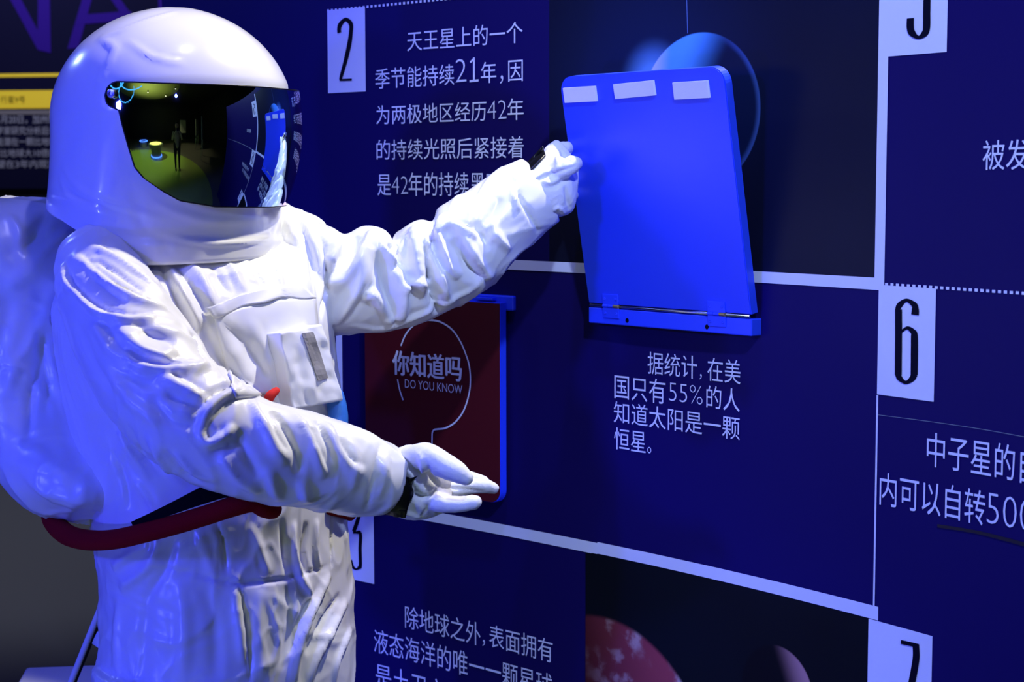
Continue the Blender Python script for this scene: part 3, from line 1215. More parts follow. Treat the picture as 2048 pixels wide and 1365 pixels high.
SUIT_STROKES = [
    # --- his right shoulder and upper arm: pleats sweeping down the sleeve
    ([(126, 528), (140, 572), (190, 622), (250, 640), (312, 634)], 9, 11, .6),
    ([(135, 545), (150, 590), (195, 640), (260, 662)], 10, -7),
    ([(152, 508), (190, 548), (250, 590), (335, 618)], 8, 8, .6),
    ([(160, 525), (200, 565), (250, 603)], 7, -6),
    ([(176, 492), (225, 512), (290, 560), (340, 604)], 8, 6, .5),
    ([(190, 520), (235, 548), (290, 588)], 6, -5),
    ([(225, 640), (265, 690), (320, 714), (350, 700)], 14, 10, -.5),
    ([(235, 680), (275, 725), (330, 740), (420, 737)], 10, 9, .6),
    ([(270, 645), (300, 668), (350, 685)], 12, -6),
    ([(318, 718), (360, 728), (425, 735)], 7, 6),
    ([(320, 752), (360, 772), (412, 800)], 13, 8, .5),
    ([(330, 790), (370, 800), (400, 812)], 9, -6),
    ([(386, 870), (398, 818), (436, 782), (492, 765)], 7, -9),
    ([(398, 872), (418, 820), (462, 788), (512, 790)], 11, 7, -.4),
    ([(180, 620), (215, 690), (262, 740)], 12, 6),
    ([(205, 720), (260, 800), (320, 850)], 14, 5),
    ([(300, 800), (340, 840), (390, 855)], 12, -5),
    ([(150, 640), (195, 740), (245, 800)], 12, -4),
    # forearm
    ([(398, 862), (415, 884), (445, 872), (468, 852)], 9, 8, .4),
    ([(420, 905), (450, 900), (485, 880)], 12, -6),
    ([(500, 800), (527, 850), (556, 902), (578, 922)], 11, 10, .5),
    ([(545, 822), (572, 860), (592, 905), (600, 950)], 10, -9),
    ([(592, 830), (616, 874), (638, 926), (654, 952)], 10, 9, .5),
    ([(630, 842), (652, 880), (668, 925)], 8, -7),
    ([(655, 848), (672, 898), (700, 936), (730, 942)], 10, 7, .5),
    ([(470, 860), (490, 905), (520, 955)], 12, -7),
    ([(440, 900), (470, 950), (520, 985)], 12, 6),
    ([(535, 935), (548, 975), (560, 1000)], 10, 5),
    ([(600, 960), (610, 985), (620, 1005)], 9, 5),
    ([(700, 880), (710, 920), (706, 980)], 10, 4),
    ([(757, 890), (748, 940), (738, 990), (732, 1022)], 4, -4),
    ([(775, 900), (768, 950), (756, 1000)], 7, 3),
    # --- his left arm: deep hanging folds between scallops
    ([(746, 462), (728, 505), (694, 552), (655, 572)], 13, 10, -.4),
    ([(715, 470), (690, 520), (655, 548)], 10, -7),
    ([(676, 480), (665, 520), (648, 560)], 10, 6),
    ([(783, 486), (790, 506), (796, 520), (790, 530)], 11, -13),
    ([(758, 478), (770, 505), (790, 524), (806, 508), (808, 480)], 8, 8),
    ([(757, 505), (768, 560), (783, 636)], 13, -13),
    ([(742, 500), (728, 560), (696, 612), (668, 650)], 11, 9, .4),
    ([(790, 538), (802, 590), (800, 640)], 12, 8, -.3),
    ([(720, 600), (748, 590), (770, 622), (782, 645)], 8, 7),
    ([(795, 580), (830, 566), (856, 572), (860, 588)], 8, 8),
    ([(852, 492), (856, 540), (866, 596), (880, 624)], 10, -13),
    ([(830, 452), (838, 510), (848, 560), (858, 592)], 10, 9, .5),
    ([(845, 485), (855, 478), (866, 500), (884, 560), (895, 600)], 7, 8),
    ([(865, 448), (869, 490), (880, 534), (888, 545)], 8, -13),
    ([(884, 430), (880, 480), (896, 528), (918, 556)], 10, 9, -.3),
    ([(884, 452), (912, 453), (952, 474)], 9, 7, .5),
    ([(905, 478), (928, 520), (964, 560)], 15, -10),
    ([(915, 462), (942, 505), (968, 545), (985, 556)], 8, 7, -.4),
    ([(940, 445), (965, 470), (975, 500)], 11, -5),
    ([(985, 440), (990, 470), (1020, 500)], 8, 5),
    ([(1000, 395), (980, 440), (985, 470)], 8, -3),
    ([(700, 650), (760, 655), (830, 632), (900, 600), (960, 570)], 6, 4),
    ([(1020, 350), (1035, 392), (1060, 430), (1078, 465)], 4, -4),
    ([(1025, 365), (1032, 400), (1034, 420)], 5, 4),
    # --- armpit and chest gathers
    ([(318, 520), (350, 590), (388, 672), (424, 742)], 7, -12),
    ([(340, 540), (372, 600), (402, 660)], 8, 7),
    ([(352, 528), (400, 600), (412, 640)], 7, -5),
    ([(380, 525), (410, 570), (432, 610)], 9, 6),
    ([(420, 525), (440, 560), (455, 590)], 8, -4),
    ([(455, 522), (475, 560), (490, 585)], 8, 5),
    ([(500, 518), (515, 550), (530, 580)], 7, -4),
    ([(560, 408), (590, 470), (610, 540), (620, 590)], 8, 6),
    ([(552, 430), (575, 500), (590, 570)], 7, -5),
    ([(584, 425), (612, 480), (630, 550), (636, 600)], 6, -5),
    ([(600, 430), (625, 480), (642, 550), (642, 610)], 7, 5),
    ([(640, 470), (652, 520), (650, 580), (640, 640)], 6, -9),
    ([(540, 500), (560, 560), (565, 600)], 7, 5),
    ([(430, 645), (470, 720), (520, 790)], 12, 5),
    ([(455, 650), (500, 700), (540, 760)], 12, -5),
    ([(405, 640), (420, 700), (455, 745)], 12, -6),
    ([(400, 660), (440, 735), (465, 760)], 8, 6),
    ([(500, 640), (525, 700), (545, 760)], 10, 5),
    # --- waist, skirt of the jacket and trousers
    ([(238, 850), (262, 905), (300, 960)], 8, 6),
    ([(255, 850), (285, 905), (325, 950)], 7, -5),
    ([(290, 870), (330, 930), (372, 972)], 8, 6),
    ([(330, 900), (365, 945), (410, 968)], 7, -5),
    ([(350, 905), (390, 945), (430, 962)], 7, 5),
    ([(225, 900), (250, 960), (262, 1020)], 8, -5),
    ([(270, 960), (300, 1000), (310, 1030)], 7, 5),
    ([(310, 1136), (380, 1146), (430, 1160), (480, 1170), (560, 1160), (620, 1145), (662, 1128)], 2.6, -4),
    ([(430, 1040), (447, 1090), (455, 1150)], 4, -5),
    ([(395, 1052), (410, 1100), (425, 1150)], 8, 4),
    ([(320, 1075), (300, 1130), (240, 1180)], 10, 6),
    ([(350, 1075), (330, 1140), (290, 1200)], 9, -5),
    ([(225, 1135), (260, 1110), (300, 1090)], 9, 6),
    ([(563, 1040), (568, 1090), (572, 1150)], 5, -6),
    ([(590, 1045), (588, 1100), (600, 1150), (620, 1195)], 7, 8, .4),
    ([(612, 1045), (606, 1100), (612, 1150)], 6, -6),
    ([(632, 1040), (630, 1100), (640, 1140)], 5, 6),
    ([(662, 1030), (660, 1080), (662, 1135)], 3, -8),
    ([(680, 1040), (690, 1100), (694, 1150)], 6, 4),
    ([(500, 1050), (520, 1100), (540, 1150)], 8, 4),
    ([(478, 1172), (490, 1240), (500, 1310), (500, 1365)], 4, -8),
    ([(470, 1180), (478, 1250), (486, 1330)], 10, 5),
    ([(520, 1180), (518, 1250), (525, 1365)], 12, 4),
    ([(660, 1150), (622, 1220), (600, 1290), (590, 1365)], 8, 9, .5),
    ([(640, 1170), (600, 1240), (580, 1310)], 8, -6),
    ([(692, 1205), (660, 1260), (630, 1320), (615, 1380)], 9, 9, .4),
    ([(680, 1190), (645, 1240), (610, 1310)], 6, -6),
    ([(700, 1260), (672, 1320), (665, 1380)], 7, 6),
    ([(575, 1170), (580, 1250), (560, 1340)], 10, -5),
    ([(610, 1150), (618, 1180), (620, 1200)], 5, 6),
    ([(360, 1160), (370, 1250), (365, 1365)], 16, 5),
    ([(300, 1170), (290, 1250), (285, 1365)], 16, -4),
    ([(415, 1170), (430, 1270), (430, 1365)], 14, -4),
    ([(240, 1190), (235, 1270), (240, 1365)], 14, 5),
]
I_LA = [i for i, st in enumerate(SUIT_STROKES) if min(p[0] for p in st[0]) > 640 and max(p[1] for p in st[0]) < 680]
sculpt(suit_me, bv0, [st for i, st in enumerate(SUIT_STROKES) if i not in I_LA], 1.5)
sculpt(suit_me, bv0, [SUIT_STROKES[i] for i in I_LA], 2.2)
laplace(suit_me, 1, .3)


def wrinkle(me, amp, scale, seed=0):
    """irregular crumples of thin fabric: warped ridged noise, sharp crests"""
    from mathutils import noise
    co = get_co(me)
    no = get_no(me)
    nn_ = noise.noise
    d = np.empty(len(co))
    for i, c in enumerate(co):
        v = Vector(c) * scale
        w_ = Vector((nn_(v * .6 + Vector((seed, 0, 0))), nn_(v * .6 + Vector((0, seed, 3))), nn_(v * .6 + Vector((7, 0, seed)))))
        p = v + w_ * 1.3
        a = max(0., 1 - abs(nn_(p)) * 3.2)
        b = max(0., 1 - abs(nn_(p * 2.1 + Vector((5, 1, 2)))) * 3.6)
        m_ = .5 + .5 * nn_(v * .45 + Vector((1, 9, seed)))
        d[i] = a ** 2 * (.4 + .9 * m_) + .45 * b ** 2 * (1.3 - m_) + .5 * nn_(v * .8)
    set_co(me, co + no * (d * amp)[:, None])


wrinkle(suit_me, .0036, 8.5, 3.1)
bv = bvh_of(suit_me)
suit = link('suit', suit_me, M_SUIT, person, smooth=True)
suit['label'] = 'glossy white loose fabric of the suit'

# ---- backpack bulging under the fabric
bm = bmesh.new()
stack_bm(bm, [(400, -40, 95, .6, 3.02), (412, -95, 150, .7, 3.01), (450, -120, 190, .75, 3.0), (520, -125, 220, .8, 2.99), (620, -120, 235, .8, 2.98),
              (720, -105, 250, .82, 2.97), (800, -80, 270, .84, 2.95), (860, -35, 300, .86, 2.93), (915, 8, 380, .88, 2.91), (960, 42, 415, .88, 2.90),
              (1000, 78, 370, .86, 2.91), (1030, 130, 305, .8, 2.92)], power=2.4)
pack_me = voxel(bm, .0055, 4, .5)
pbv = bvh_of(pack_me)
sculpt(pack_me, pbv, [
    ([(160, 445), (110, 490), (60, 540), (0, 590)], 14, 9),
    ([(100, 420), (60, 480), (10, 520)], 14, -7),
    ([(108, 560), (85, 640), (40, 720), (5, 800)], 12, 8),
    ([(75, 650), (80, 720), (60, 800), (58, 900)], 9, -11),
    ([(90, 680), (110, 760), (135, 830)], 10, 8),
    ([(80, 670), (95, 760), (92, 840)], 7, -8),
    ([(130, 700), (165, 800), (200, 870)], 12, -6),
    ([(150, 720), (190, 810), (240, 880)], 10, 7),
    ([(200, 860), (180, 905), (172, 925)], 8, 8),
    ([(235, 885), (228, 920), (215, 945)], 6, -9),
    ([(250, 900), (270, 960), (300, 1010)], 9, 6),
    ([(290, 920), (320, 970), (350, 1000)], 8, -5),
    ([(20, 900), (70, 900), (110, 940)], 12, 5),
    ([(40, 940), (90, 985), (160, 1000), (230, 1020)], 9, 6),
    ([(95, 1000), (160, 1010), (230, 1030), (270, 1046)], 6, 6),
    ([(30, 640), (20, 720), (30, 800)], 14, 6),
    ([(10, 560), (15, 620), (5, 700)], 14, -5),
    ([(120, 850), (150, 920), (200, 980)], 12, -5),
    ([(20, 430), (40, 470), (35, 520)], 10, 6),
])
laplace(pack_me, 2, .35)
wrinkle(pack_me, .0065, 7.0, 11.0)
pack = link('backpack', pack_me, M_SUIT, person, smooth=True)

# ---- helmet
HC = at(352, 240, 2.92)
HF = Vector((math.sin(math.radians(65)), -math.cos(math.radians(65)), 0))
HR = Vector((HF.y, -HF.x, 0))


def az_pt(az, r, z):
    return HC + HF * (r * math.cos(az)) + HR * (r * math.sin(az)) + UP * z


def helmet_r(az, z):
    f = .5 + .5 * math.cos(az)
    ff = max(0., math.cos(az)) ** 1.2
    if z >= 0:
        base = .203 * math.sqrt(max(0, 1 - (z / .1845) ** 2))
        r = base * (1 - .035 * ff)
        if z < .06:
            r -= .009 * ff * (1 - max(0, (z - .03) / .03) if z > .03 else 1)
    else:
        t = min(1, -z / .14)
        back = .203 + .010 * t ** 2
        front = .203 * .965 - .009 - .024 * (t ** 1.6)
        r = back * (1 - f) + front * f if False else back + (front - back) * (ff ** .8 if ff > 0 else 0)
        if z < -.14:
            r -= .05 * (-z - .14) * f
        if z < -.19:
            r += .004 * min(1, (-z - .19) / .012)
    # stretched cover over a faceted frame
    r += .0016 * math.sin(az * 5 + .6) * (1 if z > 0 else .5)
    return r


def helmet_bot(az):
    a = abs(math.degrees(az))
    return float(np.interp(a, [0, 60, 72, 80, 114, 155, 180], [-.226, -.230, -.230, -.205, -.162, -.134, -.130]))


bm = bmesh.new()
NA, NZ = 144, 96
rows = []
for j in range(NZ + 1):
    row = []
    for i in range(NA):
        az = -PI + 2 * PI * i / NA
        zb = helmet_bot(az)
        t = j / NZ
        if t < .55:
            z = zb + (0 - zb) * (t / .55)
        else:
            q_ = (t - .55) / .45 * PI / 2
            z = .1845 * math.sin(q_ * .985)
        r = helmet_r(az, z)
        row.append(bm.verts.new(az_pt(az, r, z)))
    rows.append(row)
for j in range(NZ):
    for i in range(NA):
        k = (i + 1) % NA
        bm.faces.new((rows[j][i], rows[j][k], rows[j + 1][k], rows[j + 1][i]))
tp = bm.verts.new(HC + UP * .1846)
for i in range(NA):
    bm.faces.new((rows[NZ][i], rows[NZ][(i + 1) % NA], tp))
# hem turned inside so the rim has thickness
prev = rows[0]
for dr, dz in ((-.003, -.003), (-.008, -.002), (-.010, .01), (-.012, .06)):
    cur = []
    for i in range(NA):
        az = -PI + 2 * PI * i / NA
        zb = helmet_bot(az)
        cur.append(bm.verts.new(az_pt(az, helmet_r(az, zb) + dr, zb + dz)))
    for i in range(NA):
        k = (i + 1) % NA
        bm.faces.new((prev[k], prev[i], cur[i], cur[k]))
    prev = cur
bmesh.ops.recalc_face_normals(bm, faces=bm.faces)
helm_me = bpy.data.meshes.new('helmet')
bm.to_mesh(helm_me)
bm.free()
hbv = bvh_of(helm_me)
sculpt(helm_me, hbv, [
    ([(198, 74), (240, 62), (290, 42), (355, 22)], 5, 2.5),
    ([(198, 74), (230, 100), (205, 150), (190, 230)], 6, 3),
    ([(255, 78), (300, 110), (345, 122), (370, 128)], 5, 3, .5),
    ([(125, 330), (150, 370), (200, 400), (330, 440)], 6, 2.5),
    ([(100, 385), (150, 400), (230, 430)], 6, 2.5),
    ([(322, 470), (330, 492), (332, 512)], 5, -3),
    ([(322, 470), (400, 486), (480, 488), (545, 474)], 5, 4, -.4),
    ([(275, 380), (275, 430), (300, 480)], 7, -2.5),
    ([(300, 400), (400, 440), (500, 440), (548, 425)], 9, 2),
    ([(120, 350), (130, 380), (160, 420)], 7, 2),
])
helmet = link('helmet', helm_me, M_HELM, person, smooth=True)
helmet['label'] = 'white glossy round helmet with soft collar'

# visor: mirrored spherical shell over the shell
m_vis = mat('mirror_visor', (.5, .5, .5), .03, metal=1)
q = NT(m_vis)
lw = q.nt.nodes.new('ShaderNodeLayerWeight')
lw.inputs['Blend'].default_value = .35
cr = q.nt.nodes.new('ShaderNodeValToRGB')
cr.color_ramp.elements[0].position = .0
cr.color_ramp.elements[0].color = (.66, .72, .46, 1)
cr.color_ramp.elements[1].position = 1
cr.color_ramp.elements[1].color = (.55, .35, .68, 1)
e_ = cr.color_ramp.elements.new(.28)
e_.color = (.50, .66, .60, 1)
e_ = cr.color_ramp.elements.new(.5)
e_.color = (.36, .55, .80, 1)
e_ = cr.color_ramp.elements.new(.72)
e_.color = (.88, .50, .80, 1)
q.nt.links.new(lw.outputs['Facing'], cr.inputs[0])
q.nt.links.new(cr.outputs[0], q.b.inputs['Base Color'])


def vis_r(z, az):
    zc = -.01
    r = .2065 - (.31 - math.sqrt(.31 ** 2 - (z - zc) ** 2))
    return r + .0035 * max(0, math.cos(az))


A_MAX = math.radians(86)


def vis_top(a):
    d = abs(math.degrees(a))
    e = max(0, (d - 80) / 6)
    return float(np.interp(d, [0, 60, 80, 90], [.046, .049, .052, .052])) - .020 * (1 - math.sqrt(max(0, 1 - e * e)))


def vis_bot(a):
    d = abs(math.degrees(a))
    e = max(0, (d - 80) / 6)
    return float(np.interp(d, [0, 35, 53, 62, 69, 73, 76, 79, 81], [-.144, -.142, -.132, -.115, -.098, -.080, -.035, .008, .011])) + .020 * (1 - math.sqrt(max(0, 1 - e * e)))


azs = sorted({round(a, 5) for a in list(np.linspace(-A_MAX, A_MAX, 150)) + [sg * math.radians(d) for sg in (-1, 1) for d in np.linspace(68, 86, 26)]})
NV = 40
vs_, fs = [], []
for a in azs:
    zt, zb = vis_top(a), vis_bot(a)
    for j in range(NV + 1):
        z = zb + (zt - zb) * j / NV
        vs_.append(az_pt(a, vis_r(z, a), z))
for i in range(len(azs) - 1):
    for j in range(NV):
        a = i * (NV + 1) + j
        fs.append((a, a + 1, a + NV + 2, a + NV + 1))
me = bpy.data.meshes.new('visor')
me.from_pydata([tuple(v) for v in vs_], [], fs)
bm = bmesh.new()
bm.from_mesh(me)
bmesh.ops.remove_doubles(bm, verts=bm.verts, dist=1e-6)
bmesh.ops.recalc_face_normals(bm, faces=bm.faces)
c_in = sum(((f.calc_center_median() - HC).dot(f.normal) for f in bm.faces))
if c_in < 0:
    bmesh.ops.reverse_faces(bm, faces=bm.faces)
bm.to_mesh(me)
bm.free()
visor = link('visor', me, m_vis, helmet, smooth=True)
visor['label'] = 'mirrored visor with rainbow tint'
# dark rim of the visor: a thin bead along its outline
bm = bmesh.new()
loop = [(a, vis_top(a)) for a in azs] + [(a, vis_bot(a)) for a in reversed(azs)]
pts3 = [az_pt(a, vis_r(z, a) - .0006, z) for a, z in loop]
nP = len(pts3)
rings = []
for i, p in enumerate(pts3):
    t = (pts3[(i + 1) % nP] - pts3[i - 1]).normalized()
    a = loop[i][0]
    n_ = (HF * math.cos(a) + HR * math.sin(a))
    bx = t.cross(n_).normalized()
    rings.append([bm.verts.new(p + n_ * (.0011 * math.cos(k)) + bx * (.0016 * math.sin(k))) for k in [2 * PI * j / 6 for j in range(6)]])
for i in range(nP):
    A2, B2 = rings[i], rings[(i + 1) % nP]
    for k in range(6):
        l = (k + 1) % 6
        try:
            bm.faces.new((A2[k], A2[l], B2[l], B2[k]))
        except ValueError:
            pass
bm_obj('visor_rim', bm, M_BLACK, helmet, smooth=True)
# pivot screws
for sg in (1, -1):
    a = sg * math.radians(82)
    c = az_pt(a, .2075, .034)
    n_ = (HF * math.cos(a) + HR * math.sin(a))
    tx = n_.cross(UP).normalized()
    bm = bmesh.new()
    rings_bm(bm, [[c + tx * (r_ * math.cos(k)) + UP * (r_ * math.sin(k)) + n_ * h_ for k in [2 * PI * j / 20 for j in range(20)]] for r_, h_ in ((.0075, -.002), (.0075, .002), (.0062, .0034), (.0030, .0038), (.0026, .0022))])
    bmesh.ops.recalc_face_normals(bm, faces=bm.faces)
    bm_obj('pivot_screw', bm, M_METAL, helmet, smooth=False)

# ---- gloves
GL_S = .0031


def glove(bm, strokes, wr=.0011, sc=24):
    me = voxel(bm, GL_S, 3, .5)
    b = bvh_of(me)
    sculpt(me, b, strokes, 1.5)
    laplace(me, 1, .2)
    wrinkle(me, wr, sc, 2.0)
    return me, bvh_of(me)


# right glove: palm up, fingers towards the wall
bm = bmesh.new()
sleeve_bm(bm, [(750, 905, 735, 1012, 2.68, .8), (785, 900, 768, 1026, 2.70, .78), (815, 891, 805, 1038, 2.705, .7), (850, 892, 845, 1040, 2.71, .62), (875, 908, 878, 1030, 2.715, .58), (895, 935, 900, 1018, 2.72, .6)], n=32, sub=5)
chain_bm(bm, [(820, 915, 2.675, .018), (852, 914, 2.662, .022), (885, 930, 2.655, .0205), (912, 944, 2.652, .0175), (931, 956, 2.652, .0125)])
chain_bm(bm, [(865, 1000, 2.69, .018), (890, 1008, 2.685, .0145), (920, 1009, 2.685, .0130), (949, 1005, 2.688, .0118)])
chain_bm(bm, [(870, 975, 2.72, .019), (905, 978, 2.73, .0150), (940, 972, 2.74, .0128), (970, 973, 2.75, .0115), (987, 977, 2.757, .0092)])
chain_bm(bm, [(870, 950, 2.74, .019), (905, 956, 2.76, .0150), (940, 958, 2.775, .0120), (968, 964, 2.785, .0095)])
chain_bm(bm, [(862, 935, 2.76, .018), (895, 944, 2.785, .0135), (925, 952, 2.80, .0110), (945, 958, 2.81, .0090)])
gme, gbv = glove(bm, [
    ([(795, 925), (815, 940), (835, 975), (850, 985)], 6, 5),
    ([(800, 945), (820, 965), (840, 1000)], 5, -4),
    ([(835, 905), (845, 930), (846, 945)], 5, 4),
    ([(800, 915), (818, 928), (840, 960)], 4, -3),
    ([(856, 930), (860, 950), (880, 976)], 4, -5),
    ([(820, 988), (850, 995), (875, 978)], 4, -5),
    ([(825, 1000), (845, 1020), (840, 1035)], 6, 3),
    ([(870, 990), (850, 1020), (840, 1038)], 4, -3),
    ([(880, 975), (920, 978), (970, 984)], 3, -3),
    ([(785, 1020), (820, 1030), (850, 1038)], 5, 3),
])
gl1 = link('glove', gme, M_GLOVE, person, smooth=True)
gl1['label'] = 'white glove with palm turned up'
band = patch_on(gbv, 'wrist_band', [(780, 942), (829, 955), (811, 1030), (764, 1021)], M_BLACK, gl1, off=.006, thick=.0012, nu=10, nv=14)
band['label'] = 'shiny black wrist band'

# left glove: gripping the edge of the flap
bm = bmesh.new()
sleeve_bm(bm, [(1030, 345, 1075, 455, 3.10, .8), (1055, 332, 1100, 440, 3.105, .78), (1076, 316, 1120, 434, 3.11, .7), (1092, 302, 1140, 425, 3.125, .6), (1102, 286, 1152, 385, 3.14, .5), (1112, 279, 1156, 345, 3.15, .45)], n=32, sub=5)
chain_bm(bm, [(1104, 350, 3.11, .022), (1122, 338, 3.09, .021), (1142, 330, 3.085, .017), (1151, 328, 3.092, .013)])
for fx, fy in ((1128, 298), (1134, 330), (1136, 362), (1134, 392)):
    chain_bm(bm, [(fx - 26, fy + 8, 3.14, .015), (fx, fy, 3.165, .0130), (fx + 18, fy - 2, 3.205, .0115), (fx + 40, fy + 2, 3.215, .0095)])
gme2, gbv2 = glove(bm, [
    ([(1056, 372), (1090, 352), (1130, 340), (1155, 330)], 3, -3),
    ([(1060, 365), (1092, 346), (1128, 334)], 5, 3),
    ([(1085, 360), (1100, 368), (1120, 358)], 5, 4),
    ([(1090, 372), (1112, 370), (1138, 358)], 5, -4),
    ([(1075, 400), (1100, 430), (1120, 436)], 6, -4),
    ([(1130, 370), (1135, 400), (1140, 420)], 5, -4),
    ([(1112, 300), (1116, 325), (1115, 345)], 5, 3),
    ([(1120, 300), (1135, 320), (1148, 326)], 5, -3),
    ([(1105, 425), (1115, 415), (1130, 428)], 4, 4),
])
gl2 = link('glove', gme2, M_GLOVE, person, smooth=True)
gl2['label'] = 'white glove gripping the flap edge'
band2 = patch_on(gbv2, 'wrist_band', [(1052, 334), (1088, 296), (1092, 314), (1060, 347)], M_BLACK, gl2, off=.003, thick=.0015, nu=12, nv=6)
band2['label'] = 'shiny black wrist band'

# ---- chest flap and pouch
def edge_w(u, v):
    return (0, 5 * math.sin(u * 7 + 1) * v)


flp = patch_on(bv, 'chest_flap', [(404, 622), (572, 580), (632, 598), (424, 640)], M_SUIT, person) if False else None
flp = patch_on(bv, 'chest_flap', [(412, 618), (602, 574), (629, 598), (426, 639)], M_SUIT, person, off=.0045, thick=.0014, nu=30, nv=6, wav=.002,
               edge=lambda u, v: (0, (-13 * math.sin(PI * u) + (2.5 * math.sin(u * 16)) * v)))
pk = patch_on(bv, 'chest_pocket', [(426, 632), (628, 594), (648, 770), (470, 800)], M_SUIT, person, off=.002, thick=.0016, nu=26, nv=20, wav=.0015,
              edge=lambda u, v: (0, -10 * math.sin(PI * u) * (1 - v)))
h_, n_ = hit(bv, 545, 742)
eN = (E2 + UP * .10).normalized()
pc0 = h_ + eN * .030


def on_plane(x, y, p0, n):
    d = ray(x, y)
    return CAM + d * ((p0 - CAM).dot(n) / d.dot(n))


FT = [on_plane(*c_, pc0, eN) for c_ in ((559, 666), (646, 648), (689, 802), (589, 819))]
BT = [p - eN * .034 for p in FT]
bm = bmesh.new()
NG = 22
grid = {}


def bil(C4, u, v):
    return (C4[0] * (1 - u) + C4[1] * u) * (1 - v) + (C4[3] * (1 - u) + C4[2] * u) * v


ringsP = []
for lv, (CC, k) in enumerate(((BT, 1.0), (BT, 1.0), (FT, 1.0))):
    pass
from mathutils import noise as mn
vf = [[None] * (NG + 1) for _ in range(NG + 1)]
vb = [[None] * (NG + 1) for _ in range(NG + 1)]
for i in range(NG + 1):
    for j in range(NG + 1):
        u, v = i / NG, j / NG
        puff = math.sin(PI * u) * math.sin(PI * v)
        p = bil(FT, u, v) + eN * (.006 * puff + .009 * mn.noise(Vector((u * 2.6, v * 3.4, 1.7))) * puff ** .5 + .004 * mn.noise(Vector((u * 6, v * 7, 4.7))))
        vf[i][j] = bm.verts.new(p)
        vb[i][j] = bm.verts.new(bil(BT, u, v))
for i in range(NG):
    for j in range(NG):
        bm.faces.new((vf[i][j], vf[i][j + 1], vf[i + 1][j + 1], vf[i + 1][j]))
        bm.faces.new((vb[i][j], vb[i + 1][j], vb[i + 1][j + 1], vb[i][j + 1]))
border = [(i, 0) for i in range(NG)] + [(NG, j) for j in range(NG)] + [(NG - i, NG) for i in range(NG)] + [(0, NG - j) for j in range(NG)]
for k, (i, j) in enumerate(border):
    i2, j2 = border[(k + 1) % len(border)]
    bm.faces.new((vf[i][j], vf[i2][j2], vb[i2][j2], vb[i][j]))
bmesh.ops.recalc_face_normals(bm, faces=bm.faces)
bmesh.ops.subdivide_edges(bm, edges=[e for e in bm.edges if abs((e.verts[0].co - e.verts[1].co).dot(eN)) > .02], cuts=2)
pouch = bm_obj('chest_pouch', bm, M_SUIT, person, smooth=False)
bv_p = bvh_of(pouch.data)
pouch.data.shade_smooth()
md = pouch.modifiers.new('b', 'BEVEL')
md.width = .0035
md.segments = 3
md.angle_limit = math.radians(50)
wn = pouch.modifiers.new('w', 'WEIGHTED_NORMAL')
pouch['label'] = 'boxy white pouch on the chest'
vel = patch_on(bv_p, 'hook_tape', [(603, 668), (625, 665.5), (654, 756), (634, 761)], M_VELCRO, pouch, off=.0015, thick=.0012, nu=4, nv=10, smooth=False)
vel['label'] = 'grey strip of hook tape'

# ---- red padded hose round the waist, black strap above it
bm = bmesh.new()
chain_bm(bm, [(150, 985, 3.06, 0.0160), (112, 1006, 2.99, 0.0165), (104, 1035, 2.90, 0.0177), (128, 1066, 2.80, 0.0171), (168, 1080, 2.735, 0.0165), (225, 1080, 2.68, 0.0157), (290, 1066, 2.645, 0.0154),
              (350, 1050, 2.63, 0.0154), (410, 1032, 2.625, 0.0154), (465, 1014, 2.625, 0.0157), (505, 1004, 2.635, 0.0165), (530, 1012, 2.65, 0.0188), (542, 1018, 2.665, 0.0171)], n=20, sub=6)
bmesh.ops.recalc_face_normals(bm, faces=bm.faces)
hose = bm_obj('padded_hose', bm, M_REDF, person, smooth=True)
hose['label'] = 'dark red padded hose round the waist'
bm = bmesh.new()
chain_bm(bm, [(655, 1016, 2.84, .012), (688, 1024, 2.88, .011), (697, 1028, 2.93, .011), (700, 1030, 3.0, .011)], n=14, sub=4)
bmesh.ops.recalc_face_normals(bm, faces=bm.faces)
bm_obj('padded_hose', bm, M_REDF, person, smooth=True)
st_pts = []
bm = bmesh.new()
SP = catmull([(262, 1046, 2.66), (330, 1018, 2.632), (400, 986, 2.625), (450, 968, 2.63), (500, 975, 2.64)], 6)
prev = None
for x, y, Y in SP:
    k = np.interp(x, [262, 330, 430, 500], [2, 12, 24, 24])
    a, b = at(x, y - k * .5, Y), at(x + 3, y + k + 4, Y)
    cur = [bm.verts.new(v) for v in (a, b, b + Vector((0, .003, 0)), a + Vector((0, .003, 0)))]
    if prev:
        for i in range(4):
            bm.faces.new((prev[i], prev[(i + 1) % 4], cur[(i + 1) % 4], cur[i]))
    prev = cur
bmesh.ops.recalc_face_normals(bm, faces=bm.faces)
strap = bm_obj('waist_strap', bm, mat('black_webbing', (.003, .003, .004), .9, spec=.1), person)
strap['label'] = 'black strap above the red hose'
hA, _ = hit(bv, 535, 800)
Yr = hA.y if hA else 2.75
bm = bmesh.new()
chain_bm(bm, [(552, 782, Yr - .014, .006), (541, 792, Yr - .018, .008), (532, 808, Yr - .016, .008), (526, 822, Yr - .005, .008)], n=12, sub=4)
bmesh.ops.recalc_face_normals(bm, faces=bm.faces)
cord = bm_obj('red_cord', bm, mat('red_cord', (.75, .02, .01), .8), person, smooth=True)
bm = bmesh.new()
chain_bm(bm, [(668, 790, 2.86, .016), (674, 815, 2.855, .0165), (676, 845, 2.85, .017), (668, 880, 2.84, .018)], n=18, sub=4)
bmesh.ops.recalc_face_normals(bm, faces=bm.faces)
bh = bm_obj('blue_hose', bm, M_BLUEHOSE, person, smooth=True)

